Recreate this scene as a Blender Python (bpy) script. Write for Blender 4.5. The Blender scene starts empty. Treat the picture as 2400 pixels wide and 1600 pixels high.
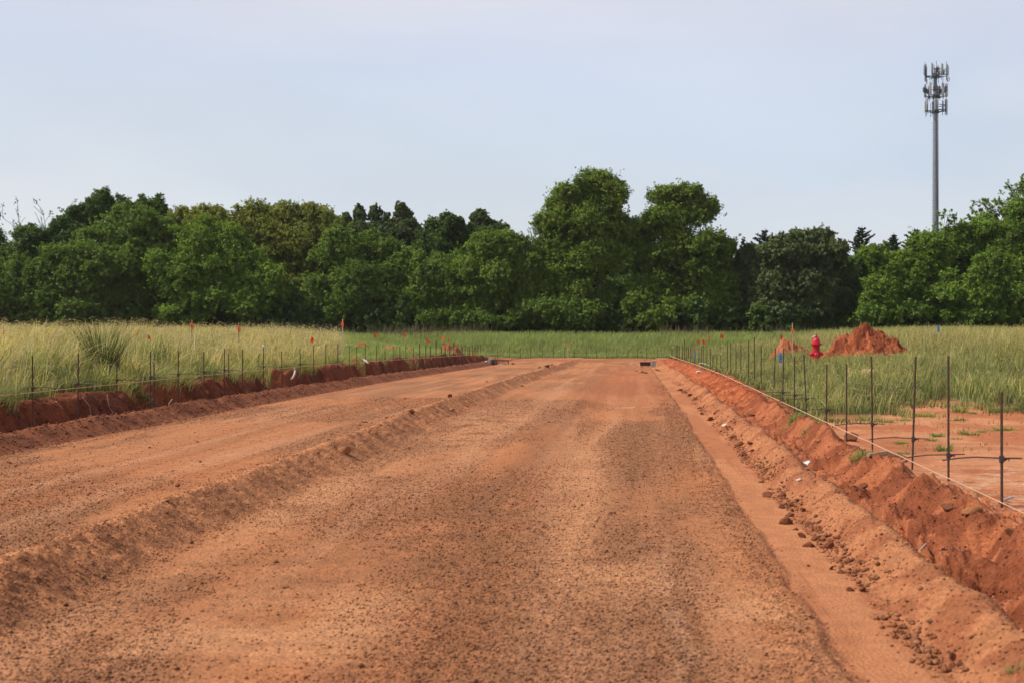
import bpy, bmesh, math, random
import numpy as np
from mathutils import Vector, Matrix, Euler
R = math.radians
rng = np.random.default_rng(7)
random.seed(7)
sc = bpy.context.scene
COL = sc.collection
# ------------------------------------------------------------------ scale of the place
# camera at (0,0,EYE) looking along the road (+Y); photo pixels are 2400 wide
F, CX, HY, EYE = 3333.0, 1480.0, 778.0, 1.6

def at(px, py, Y):
    return Vector(((px - CX) * Y / F, Y, EYE - (py - HY) * Y / F))

def sm(a, b, x):
    t = np.clip((np.asarray(x, float) - a) / (b - a), 0, 1)
    return t * t * (3 - 2 * t)

def _hash(ix, iy, seed):
    h = (ix.astype(np.int64) * 374761393 + iy.astype(np.int64) * 668265263 + seed * 974634521) & 0xFFFFFFFF
    h = ((h ^ (h >> 13)) * 1274126177) & 0xFFFFFFFF
    h = ((h ^ (h >> 15)) * 2246822519) & 0xFFFFFFFF
    return ((h ^ (h >> 16)) & 0xFFFFFF) / float(0xFFFFFF)

def vn(x, y, seed=0):
    x, y = np.broadcast_arrays(np.asarray(x, float), np.asarray(y, float))
    ix, iy = np.floor(x), np.floor(y)
    fx, fy = x - ix, y - iy
    fx = fx * fx * (3 - 2 * fx); fy = fy * fy * (3 - 2 * fy)
    a = _hash(ix, iy, seed); b = _hash(ix + 1, iy, seed)
    c = _hash(ix, iy + 1, seed); d = _hash(ix + 1, iy + 1, seed)
    return (a + (b - a) * fx) * (1 - fy) + (c + (d - c) * fx) * fy

def fbm(x, y, s, seed=0, oct=4, gain=.5):
    t, amp, tot = 0, 1.0, 0.0
    x = np.asarray(x, float); y = np.asarray(y, float)
    for k in range(oct):
        ca, sa = math.cos(k * 1.3), math.sin(k * 1.3)
        t = t + amp * vn((x * ca - y * sa) / s, (x * sa + y * ca) / s, seed + k * 17)
        tot += amp; amp *= gain; s *= .5
    return t / tot

def billow(x, y, s, seed=0, oct=4):
    t, amp, tot = 0, 1.0, 0.0
    for k in range(oct):
        t = t + amp * np.abs(2 * vn(np.asarray(x) / s + k * 3.1, np.asarray(y) / s - k * 1.7, seed + k * 29) - 1)
        tot += amp; amp *= .55; s *= .5
    return t / tot

# ------------------------------------------------------------------ ground heights
def ip(Y, *pts):
    return np.interp(Y, [p[0] for p in pts], [p[1] for p in pts])

def road_z(Y):
    return ip(Y, (-60, 0), (28, 0), (40, -.03), (55, -.12), (75, -.3), (95, -.42), (112, -.5), (116, -.52), (118.5, -.4),
              (124, .45), (130, .98), (150, 1.1), (165, 1.2), (200, 3.2), (4000, 3.4))

def base_h(X, Y):
    """smooth shape of the land, no clods"""
    X = np.asarray(X, float); Y = np.asarray(Y, float)
    rz = road_z(Y)
    w1 = (vn(Y / 1.7, X * 0 + 3.3, 5) - .5)
    w2 = (vn(Y / .55, X * 0 + 9.1, 6) - .5)
    # centre windrow: steep on the right, easing into the left lane
    xc = -3.78 + .16 * w1 + .06 * w2
    hc = .20 * (1 + .35 * w1 + .25 * w2) * (1 - sm(90, 96, Y))
    d = X - xc
    wind = np.where(d > 0, np.clip(1 - d / .42, 0, 1), np.clip(1 + d / .5, 0, 1))
    wind = wind * wind * (3 - 2 * wind) * .45 + wind * .55
    lane = .055 * (1 - sm(-4.0, -3.6, X)) * sm(-8.3, -7.6, X)
    z = rz + hc * wind + lane
    # left windrow along the bank
    xl = -8.62 + .14 * w1
    d = X - xl
    hl = .23 * (1 + .3 * w2) * (1 - sm(86, 96, Y))
    wl = np.where(d > 0, np.clip(1 - d / .46, 0, 1), np.clip(1 + d / .36, 0, 1))
    z = z + hl * (wl * wl * (3 - 2 * wl) * .5 + wl * .5)
    # left bank and field
    e = ip(Y, (-60, .5), (0, .5), (60, .5), (78, .38), (92, .02), (112, -.4), (120, -.45), (4000, -.45))
    xb = -9.38 - .75 * (vn(Y / 1.9, X * 0 + 1.7, 8) - .5) - .4 * (vn(Y / .7, X * 0 + 4.7, 9) - .5) - .3 * (vn(Y / .28, X * 0 + 5.7, 10) - .5)
    tb = np.clip((xb - X) / (.22 + .5 * vn(Y / 1.3, X * 0 + 8.8, 19)), 0, 1)
    tb = tb * tb * (3 - 2 * tb)
    fl = e + (.38 * (1 - .4 * sm(60, 90, Y))) * sm(0, 7, -9.8 - X) + .55 * sm(1.5, 9, -9.8 - X) * sm(50, 80, Y) + .5 * sm(4, 20, -9.8 - X) * sm(75, 110, Y)
    base_l = rz + .04
    z = np.where(X < -9.0, np.maximum(base_l, base_l + (fl - base_l) * tb), z)
    # right: smooth strip, loose windrow, valley, bank, pad and field
    strip = sm(.98, 1.06, X + .10 * (vn(Y / .6, X * 0 + 6.6, 11) - .5))
    z = z - .03 * strip
    xr = 1.84 + .12 * w1
    d = X - xr
    wr = np.where(d < 0, np.clip(1 + d / .36, 0, 1), np.clip(1 - d / .28, 0, 1))
    z = z + .2 * (.72 + .5 * vn(Y / 1.3, X * 0 + 12.1, 16) + .25 * (vn(Y / .4, X * 0 + 3.1, 17) - .5)) * (wr * wr * (3 - 2 * wr)) * (1 - sm(78, 86, Y))
    pad = ip(Y, (-60, .3), (9, .3), (12.5, .2), (16, .1), (21, .04), (25, .06), (29, .2), (33, .28), (40, .28), (55, .18), (70, .05), (85, -.12), (100, -.3), (112, -.42), (4000, -.45))
    pad = pad + .34 * sm(4, 7.5, X) * sm(24, 40, Y) + .28 * sm(7, 15, X) * sm(28, 50, Y) + .22 * sm(4, 9, X) * sm(55, 85, Y) + .22 * sm(6, 26, X) * sm(60, 110, Y)
    xk = 2.04 + .2 * (vn(Y / 1.9, X * 0 + 2.2, 12) - .5)
    tr = np.clip((X - xk) / .62, 0, 1)
    base_r = rz + .07
    z = np.where(X > xk, base_r + (pad - base_r) * (tr * tr * (3 - 2 * tr) * .6 + tr * .4), z)
    berm = np.exp(-((X - 2.52 - .12 * w1) / .2) ** 2) * (.27 - np.minimum(pad, .27) + .03) * sm(7, 11, Y) * (1 - sm(30, 36, Y))
    z = z + np.clip(berm, 0, .4) * (.85 + .3 * vn(Y / .8, X * 0 + 7.1, 14))
    # far side of the crossing: rises to the trees
    side = np.where(X < 0, sm(10, 40, -X) * .9, sm(3, 25, X) * 1.0)
    far = np.where(Y > 112, rz + np.clip(side + .45 - rz, 0, 2) * np.where(X < 0, sm(10, 40, -X), sm(3, 25, X)), z)
    w = sm(110, 122, Y)
    return z * (1 - w) + far * w

# bare mounds in the fields: (X, Y, radius x, radius y, height)
def masks(X, Y):
    X = np.asarray(X, float); Y = np.asarray(Y, float)
    edge = .10 * (vn(Y / .35, X * 0 + 6.6, 11) - .5) + .16 * (vn(Y / 1.3, X * 0 + .6, 13) - .5) + .10 * (fbm(X, Y, .15, 15, 2) - .5)
    road = sm(-8.25, -8.05, X) * (1 - sm(.95, 1.05, X + edge)) * (1 - sm(96, 99, Y))
    strip = sm(.97, 1.05, X + edge) * (1 - sm(1.46, 1.54, X + edge * 1.5)) * (1 - sm(100, 104, Y))
    windc = np.clip(1 - np.abs(X + 3.68) / .5, 0, 1) * (1 - sm(92, 96, Y))
    windl = sm(-9.1, -8.95, X) * (1 - sm(-8.2, -8.1, X)) * (1 - sm(94, 99, Y))
    windr = sm(1.48, 1.56, X + edge) * (1 - sm(1.95, 2.05, X)) * (1 - sm(100, 104, Y))
    bankr = sm(1.95, 2.05, X) * (1 - sm(2.75, 3.1, X + .5 * (vn(X / .7, Y / .9, 41) - .5))) * (1 - sm(96, 104, Y))
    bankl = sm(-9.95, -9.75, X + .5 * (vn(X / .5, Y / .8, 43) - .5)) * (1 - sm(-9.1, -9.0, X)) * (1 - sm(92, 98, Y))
    cross = sm(95, 98, Y) * (1 - sm(113.6, 114.6, Y + .8 * (vn(X / 3, Y * 0, 44) - .5))) * sm(-12.5, -11.8, X) * (1 - sm(2.3, 3.3, X))
    # bare pad on the right: up to where the field grass begins
    gy = ip(X, (2.5, 23.5), (3, 24.5), (4, 26), (5, 27), (6.2, 28), (7.4, 26.8), (9, 26.5), (40, 27)) + 2.2 * (vn(X / 1.1, Y * 0 + .5, 45) - .5)
    padm = sm(2.6, 2.9, X) * (1 - sm(-.6, .6, Y - gy))
    return dict(road=road, strip=strip, windc=windc, windl=windl, windr=windr, bankr=bankr, bankl=bankl, cross=cross, pad=padm, gy=gy)

def height(X, Y, m=None):
    X = np.asarray(X, float); Y = np.asarray(Y, float)
    z = base_h(X, Y)
    m = m or masks(X, Y)
    near = 1.0
    # rough clods
    big = billow(X, Y, .42, 21, 5) - .35
    med = fbm(X, Y, .16, 22, 4, .6) - .5
    fine = fbm(X, Y, .05, 23, 3, .65) - .5
    rough = m['bankr'] * ((.24 * (1 - .4 * sm(14, 24, Y))) * big + .17 * med + .04 * fine) + m['bankl'] * (.24 * big + .12 * med)
    rough = rough + m['windr'] * (.05 * (big) + .055 * med + .028 * fine) + m['windc'] * (.05 * med + .03 * fine) + m['windl'] * (.035 * med + .02 * fine)
    g = sm(.42, .60, fbm(X, Y / 3.5, 1.3, 51, 4))
    peb = billow(X, Y, .04, 33, 2) - .4
    rough = rough + m['road'] * ((.009 + .016 * g) * fine + (.003 + .006 * g) * peb + .012 * med + .035 * (fbm(X, Y / 2.5, 1.8, 25, 2) - .5))
    for (hx, hy, hr, hd) in ((2.24, 8.5, .15, .36), (2.42, 9.6, .12, .24), (2.2, 10.3, .10, .12), (2.36, 11.6, .12, .16), (2.3, 13.6, .10, .13), (2.45, 17.2, .16, .16), (2.25, 20.5, .2, .16), (2.3, 26, .25, .2)):
        rough = rough - hd * np.exp(-((X - hx) / hr) ** 2 - ((Y - hy) / (hr * 2.2)) ** 2)
    edgeband = np.exp(-((X - .9) / .14) ** 2) * (1 - sm(90, 96, Y))
    rough = rough + edgeband * (.035 * np.clip(fine, -.2, 1) + .03 * med + .008)
    rough = rough + m['pad'] * (.06 * (fbm(X, Y, .9, 26, 4) - .5) + .02 * fine + .03 * med + .03 * (fbm(X / 3, Y, .35, 64, 3) - .5))
    rough = rough + m['strip'] * (.01 * (fbm(X, Y / 6, .25, 27, 3) - .5))
    rough = rough + m['cross'] * (.05 * med + .12 * (fbm(X, Y, 2.2, 28, 3) - .5))
    grassy = 1 - np.clip(m['road'] + m['strip'] + m['windc'] + m['windl'] + m['windr'] + m['bankr'] + m['bankl'] + m['cross'] + m['pad'], 0, 1)
    rough = rough + grassy * .12 * (fbm(X, Y, 2.5, 29, 3) - .5)
    return z + rough

def hz(x, y):
    return float(height(np.array([x]), np.array([y]))[0])

def ground_hit(px, py, y0=4.0, y1=140.0):
    """where the sight line through a photo pixel meets the ground"""
    Ys = 1 / np.linspace(1 / y0, 1 / y1, 4000)
    Xs = (px - CX) * Ys / F
    Zs = EYE - (py - HY) * Ys / F
    d = Zs - base_h(Xs, Ys)
    k = np.argmax(d < 0) if (d < 0).any() else len(Ys) - 1
    x, y = float(Xs[k]), float(Ys[k])
    return Vector((x, y, hz(x, y)))

# ------------------------------------------------------------------ object helpers
def tag(o, label=None, cat=None, group=None, kind=None):
    if label: o['label'] = label
    if cat: o['category'] = cat
    if group: o['group'] = group
    if kind: o['kind'] = kind
    return o

def link(o, parent=None):
    COL.objects.link(o)
    if parent: o.parent = parent
    return o

def empty(name, loc, rz=0.0):
    o = bpy.data.objects.new(name, None)
    o.empty_display_size = .2
    o.location = loc; o.rotation_euler = (0, 0, rz)
    return link(o)

def np_mesh(name, v, quads=None, tris=None, col=None, mat=None, smooth=False, alpha=None, nv=None):
    me = bpy.data.meshes.new(name)
    v = np.ascontiguousarray(v, np.float32)
    faces = []
    nq = 0 if quads is None else len(quads); nt = 0 if tris is None else len(tris)
    me.vertices.add(len(v)); me.vertices.foreach_set('co', v.ravel())
    idx = np.concatenate([np.asarray(a, np.int32).ravel() for a in (quads, tris) if a is not None and len(a)])
    me.loops.add(len(idx)); me.loops.foreach_set('vertex_index', idx)
    me.polygons.add(nq + nt)
    st = np.concatenate([np.arange(nq) * 4, nq * 4 + np.arange(nt) * 3]).astype(np.int32)
    me.polygons.foreach_set('loop_start', st)
    if smooth:
        me.polygons.foreach_set('use_smooth', np.ones(nq + nt, bool))
    me.update(calc_edges=True)
    if col is not None:
        a = me.attributes.new('Col', 'FLOAT_COLOR', 'POINT')
        c4 = np.ones((len(v), 4), np.float32); c4[:, :3] = col
        if alpha is not None: c4[:, 3] = alpha
        a.data.foreach_set('color', c4.ravel())
    if nv is not None:
        a = me.attributes.new('Nv', 'FLOAT_VECTOR', 'POINT'); a.data.foreach_set('vector', np.ascontiguousarray(nv, np.float32).ravel())
    if mat: me.materials.append(mat)
    return me

def obj(name, me, parent=None, loc=(0, 0, 0)):
    o = bpy.data.objects.new(name, me)
    o.location = loc
    return link(o, parent)

class MB:
    """collects shapes into one mesh"""
    def __init__(s): s.bm = bmesh.new()
    def box(s, c, size, rot=None, bevel=0.0):
        r = bmesh.ops.create_cube(s.bm, size=1)
        M = Matrix.Translation(c) @ ((rot or Euler((0, 0, 0))).to_matrix().to_4x4()) @ Matrix.Diagonal((*size, 1))
        bmesh.ops.transform(s.bm, matrix=M, verts=r['verts'])
        if bevel:
            es = list({e for v in r['verts'] for e in v.link_edges})
            bmesh.ops.bevel(s.bm, geom=es, offset=bevel, segments=2, affect='EDGES', profile=.6)
        return s
    def cone(s, a, b, r1, r2, seg=10):
        a, b = Vector(a), Vector(b)
        d = b - a
        r = bmesh.ops.create_cone(s.bm, cap_ends=True, segments=seg, radius1=r1, radius2=r2, depth=d.length)
        M = Matrix.Translation((a + b) / 2) @ d.to_track_quat('Z', 'Y').to_matrix().to_4x4()
        bmesh.ops.transform(s.bm, matrix=M, verts=r['verts'])
        return s
    def tube(s, pts, rad, seg=8):
        pts = [Vector(p) for p in pts]
        rings = []
        for i, p in enumerate(pts):
            t = (pts[min(i + 1, len(pts) - 1)] - pts[max(i - 1, 0)]).normalized()
            up = Vector((0, 0, 1)) if abs(t.z) < .9 else Vector((1, 0, 0))
            u = t.cross(up).normalized(); w = t.cross(u)
            r = rad[i] if hasattr(rad, '__len__') else rad
            rings.append([s.bm.verts.new(p + (u * math.cos(k * 2 * math.pi / seg) + w * math.sin(k * 2 * math.pi / seg)) * r) for k in range(seg)])
        for A, B in zip(rings, rings[1:]):
            for k in range(seg):
                s.bm.faces.new((A[k], A[(k + 1) % seg], B[(k + 1) % seg], B[k]))
        s.bm.faces.new(rings[0][::-1]); s.bm.faces.new(rings[-1])
        return s
    def lathe(s, prof, c=(0, 0, 0), seg=24, axis=None):
        rings = []
        M = Matrix.Translation(c)
        if axis is not None: M = M @ Vector(axis).to_track_quat('Z', 'Y').to_matrix().to_4x4()
        for r, z in prof:
            rings.append([s.bm.verts.new(M @ Vector((r * math.cos(k * 2 * math.pi / seg), r * math.sin(k * 2 * math.pi / seg), z))) for k in range(seg)])
        for A, B in zip(rings, rings[1:]):
            for k in range(seg):
                s.bm.faces.new((A[k], A[(k + 1) % seg], B[(k + 1) % seg], B[k]))
        s.bm.faces.new(rings[0][::-1]); s.bm.faces.new(rings[-1])
        return s
    def mesh(s, name, mat, smooth=True):
        bmesh.ops.recalc_face_normals(s.bm, faces=s.bm.faces)
        me = bpy.data.meshes.new(name); s.bm.to_mesh(me); s.bm.free()
        if smooth:
            me.polygons.foreach_set('use_smooth', np.ones(len(me.polygons), bool))
            me.set_sharp_from_angle(angle=R(40))
        me.materials.append(mat)
        return me
    def build(s, name, mat, parent=None, loc=(0, 0, 0), smooth=True):
        return obj(name, s.mesh(name, mat, smooth), parent, loc)

ORD = ['first', 'second', 'third', 'fourth', 'fifth', 'sixth', 'seventh', 'eighth', 'ninth', 'tenth', 'eleventh', 'twelfth', 'thirteenth',
       'fourteenth', 'fifteenth', 'sixteenth', 'seventeenth', 'eighteenth', 'nineteenth']
TENS = {2: ('twenty', 'twentieth'), 3: ('thirty', 'thirtieth'), 4: ('forty', 'fortieth'), 5: ('fifty', 'fiftieth'), 6: ('sixty', 'sixtieth')}
def nth(n):
    if n < 20: return ORD[n - 1]
    a, b = TENS[n // 10]
    return b if n % 10 == 0 else a + '-' + ORD[n % 10 - 1]

# ------------------------------------------------------------------ materials
def new_mat(name):
    m = bpy.data.materials.new(name); m.use_nodes = True
    nt = m.node_tree
    b = nt.nodes['Principled BSDF']
    return m, nt, b

def N(nt, t, **kw):
    n = nt.nodes.new(t)
    for k, v in kw.items():
        if k.startswith('i_'):
            n.inputs[int(k[2:]) if k[2:].isdigit() else k[2:].replace('_', ' ')].default_value = v
        else: setattr(n, k, v)
    return n

def mult(nt, a, b, fac=1.0, mode='MULTIPLY'):
    n = nt.nodes.new('ShaderNodeMix'); n.data_type = 'RGBA'; n.blend_type = mode
    n.inputs[0].default_value = fac
    nt.links.new(a, n.inputs[6])
    if hasattr(b, 'links'): nt.links.new(b, n.inputs[7])
    else: n.inputs[7].default_value = (*b, 1)
    return n.outputs[2]

def ramp(nt, src, stops):
    r = nt.nodes.new('ShaderNodeValToRGB')
    el = r.color_ramp.elements
    while len(el) < len(stops): el.new(.5)
    for e, (p, c) in zip(el, stops):
        e.position = p; e.color = (*c, 1) if hasattr(c, '__len__') else (c, c, c, 1)
    nt.links.new(src, r.inputs[0])
    return r.outputs[0]

def soil_material(name, bump=1.0):
    m, nt, b = new_mat(name)
    L = nt.links.new
    at_ = N(nt, 'ShaderNodeAttribute', attribute_name='Col')
    geo = N(nt, 'ShaderNodeNewGeometry')
    n1 = N(nt, 'ShaderNodeTexNoise', i_Scale=38.0, i_Detail=5.0, i_Roughness=.7); L(geo.outputs['Position'], n1.inputs['Vector'])
    n2 = N(nt, 'ShaderNodeTexNoise', i_Scale=6.0, i_Detail=4.0, i_Roughness=.6); L(geo.outputs['Position'], n2.inputs['Vector'])
    v = N(nt, 'ShaderNodeTexVoronoi', i_Scale=45.0); L(geo.outputs['Position'], v.inputs['Vector'])
    def grain(a, b):
        n = nt.nodes.new('ShaderNodeMix'); n.data_type = 'RGBA'; n.blend_type = 'MULTIPLY'
        L(at_.outputs['Alpha'], n.inputs[0]); L(a, n.inputs[6]); L(b, n.inputs[7]); return n.outputs[2]
    c = grain(at_.outputs['Color'], ramp(nt, n1.outputs['Fac'], [(.3, .7), (.7, 1.28)]))
    c = mult(nt, c, ramp(nt, n2.outputs['Fac'], [(.3, .86), (.7, 1.14)]), 1)
    vr = N(nt, 'ShaderNodeSeparateColor'); L(v.outputs['Color'], vr.inputs[0])
    c = grain(c, ramp(nt, vr.outputs[0], [(0, .8), (.15, .95), (.85, 1.05), (1, 1.22)]))
    L(c, b.inputs['Base Color'])
    b.inputs['Roughness'].default_value = .95
    b.inputs['Specular IOR Level'].default_value = .15
    bp = N(nt, 'ShaderNodeBump', i_Strength=.9 * bump, i_Distance=.02); L(n1.outputs['Fac'], bp.inputs['Height'])
    bp2 = N(nt, 'ShaderNodeBump', i_Strength=.6 * bump, i_Distance=.012); L(v.outputs['Distance'], bp2.inputs['Height']); L(bp.outputs[0], bp2.inputs['Normal'])
    L(bp2.outputs[0], b.inputs['Normal'])
    return m

def leaf_material(name, trans=.3, upward=0.0, clumped=False):
    m = bpy.data.materials.new(name); m.use_nodes = True
    nt = m.node_tree; nt.nodes.clear(); L = nt.links.new
    out = N(nt, 'ShaderNodeOutputMaterial')
    a = N(nt, 'ShaderNodeAttribute', attribute_name='Col')
    geo = N(nt, 'ShaderNodeNewGeometry')
    n = N(nt, 'ShaderNodeTexNoise', i_Scale=.45, i_Detail=3.0); L(geo.outputs['Position'], n.inputs['Vector'])
    c = mult(nt, a.outputs['Color'], ramp(nt, n.outputs['Fac'], [(.3, (.8, .82, .8)), (.7, (1.2, 1.16, 1.1))]))
    d = N(nt, 'ShaderNodeBsdfDiffuse', i_Roughness=.5); L(c, d.inputs[0])
    t = N(nt, 'ShaderNodeBsdfTranslucent')
    c2 = mult(nt, c, (1.15, 1.25, .6)); L(c2, t.inputs[0])
    if clumped:
        nvn = N(nt, 'ShaderNodeAttribute', attribute_name='Nv')
        vs_ = N(nt, 'ShaderNodeVectorMath', operation='SCALE'); vs_.inputs['Scale'].default_value = 1.5; L(nvn.outputs['Vector'], vs_.inputs[0])
        va = N(nt, 'ShaderNodeVectorMath', operation='ADD'); L(geo.outputs['Normal'], va.inputs[0]); L(vs_.outputs[0], va.inputs[1])
        vb = N(nt, 'ShaderNodeVectorMath', operation='NORMALIZE'); L(va.outputs[0], vb.inputs[0])
        L(vb.outputs[0], d.inputs['Normal'])
    if upward:
        va = N(nt, 'ShaderNodeVectorMath', operation='ADD'); L(geo.outputs['Normal'], va.inputs[0]); va.inputs[1].default_value = (0, 0, upward)
        vb = N(nt, 'ShaderNodeVectorMath', operation='NORMALIZE'); L(va.outputs[0], vb.inputs[0])
        L(vb.outputs[0], d.inputs['Normal'])
    g = N(nt, 'ShaderNodeBsdfGlossy', i_Roughness=.55); g.inputs[0].default_value = (.7, .75, .7, 1)
    mx = N(nt, 'ShaderNodeMixShader'); mx.inputs[0].default_value = trans
    L(d.outputs[0], mx.inputs[1]); L(t.outputs[0], mx.inputs[2])
    mx2 = N(nt, 'ShaderNodeMixShader'); mx2.inputs[0].default_value = .025
    L(mx.outputs[0], mx2.inputs[1]); L(g.outputs[0], mx2.inputs[2])
    L(mx2.outputs[0], out.inputs[0])
    return m

def plain(name, col, rough=.6, metal=0.0, noise=.25, scale=20.0, col2=None, bump=0.0, spec=.4):
    m, nt, b = new_mat(name); L = nt.links.new
    tc = N(nt, 'ShaderNodeTexCoord')
    n = N(nt, 'ShaderNodeTexNoise', i_Scale=scale, i_Detail=5.0, i_Roughness=.65); L(tc.outputs['Object'], n.inputs['Vector'])
    c1 = tuple(x * (1 - noise) for x in col); c2 = col2 or tuple(min(1, x * (1 + noise)) for x in col)
    L(ramp(nt, n.outputs['Fac'], [(.35, c1), (.65, c2)]), b.inputs['Base Color'])
    b.inputs['Roughness'].default_value = rough; b.inputs['Metallic'].default_value = metal
    b.inputs['Specular IOR Level'].default_value = spec
    if bump:
        bp = N(nt, 'ShaderNodeBump', i_Strength=bump, i_Distance=.02); L(n.outputs['Fac'], bp.inputs['Height']); L(bp.outputs[0], b.inputs['Normal'])
    return m

M_soil = soil_material('soil')
M_leaf = leaf_material('leaves', .28)
M_crown = leaf_material('crown_leaves', .25, 0, True)
M_grass = leaf_material('grass_blades', .48, 1.6)
M_bark = plain('bark', (.06, .045, .033), .9, noise=.4, scale=6, bump=.5, spec=.1)
M_barkpale = plain('pale_bark', (.2, .17, .14), .9, noise=.35, scale=6, bump=.4, spec=.1)
M_rust = plain('rusty_steel', (.07, .038, .028), .75, .2, .4, 30, bump=.2)
M_steel = plain('dull_steel', (.07, .055, .05), .6, .4, .35, 30)
M_string = plain('string', (.60, .36, .22), .8, noise=.1, spec=.1)
M_red = plain('hydrant_red', (.52, .012, .026), .42, noise=.3, scale=7, spec=.4)
M_white = plain('white_plastic', (.7, .68, .64), .5, noise=.12)
M_pvc = plain('weathered_pvc', (.46, .38, .32), .5, noise=.2, scale=8)
M_orange = plain('orange_flagging', (.95, .16, .03), .6, noise=.12, scale=15)
M_lath = plain('wood_lath', (.42, .29, .19), .85, noise=.25, scale=12)
M_orangewood = plain('orange_stained_wood', (.42, .16, .07), .85, noise=.3, scale=9)
M_blue = plain('blue_marker', (.04, .2, .42), .5, noise=.15)
M_wood = plain('dead_wood', (.42, .28, .16), .9, noise=.35, scale=14, bump=.5, spec=.1)
M_straw = plain('straw', (.55, .38, .2), .9, noise=.4, scale=25, bump=.6, spec=.1)
M_grey = plain('grey_concrete', (.26, .235, .21), .9, noise=.2, scale=9, bump=.2)
M_darkbox = plain('dark_box', (.06, .05, .045), .8, noise=.3, scale=9)
M_galv = plain('galvanised', (.2, .205, .22), .55, .15, .2, 3)
M_galvd = plain('dark_galvanised', (.085, .09, .1), .6, .2, .2, 3)
M_panel = plain('antenna_panel', (.42, .43, .40), .5, noise=.08, scale=2)
M_clod = plain('dirt_clod', (.42, .175, .075), .95, noise=.35, scale=14, bump=.8, spec=.1)
M_clodd = plain('dark_dirt_clod', (.23, .085, .042), .95, noise=.35, scale=14, bump=.8, spec=.1)  # darker red-brown than the other clods
M_clodt = plain('tan_dirt_clod', (.46, .22, .09), .95, noise=.25, scale=14, bump=.6, spec=.1)
M_stone = plain('pale_stone', (.6, .55, .5), .8, noise=.2, scale=9)

# ------------------------------------------------------------------ terrain
def arange_list(*segs):
    out = []
    for a, b, s in segs:
        n = max(1, int(round((b - a) / s)))
        out += list(a + (b - a) * np.arange(n) / n)
    return out
left_out = [-14 - 400 * (t ** 2.6) for t in np.linspace(1, 0, 60)]
right_out = [6.5 + 400 * (t ** 2.6) for t in np.linspace(0, 1, 60)]
xs = np.array(left_out[:-1] + arange_list((-14, -10.2, .08), (-10.2, -8, .02), (-8, -4.4, .022), (-4.4, 1.0, .014), (1.0, 2.9, .012), (2.9, 6.5, .035)) + right_out)
ys = [-60, -40, -25, -15, -8, -3, 0, 2, 3]
y = 3.6
while y < 112:
    ys.append(y)
    lim = .11 if y < 36 else .11 + (y - 36) * .006
    y += min(max(y * y * 3.0e-4, .011), lim)
ys += list(np.linspace(112, 126, 40)) + [130, 135, 140, 150, 160, 180, 200, 240, 300, 400, 600]
ys = np.array(ys)
XX, YY = np.meshgrid(xs, ys)
mk = masks(XX, YY)
ZZ = height(XX, YY, mk)

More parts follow.
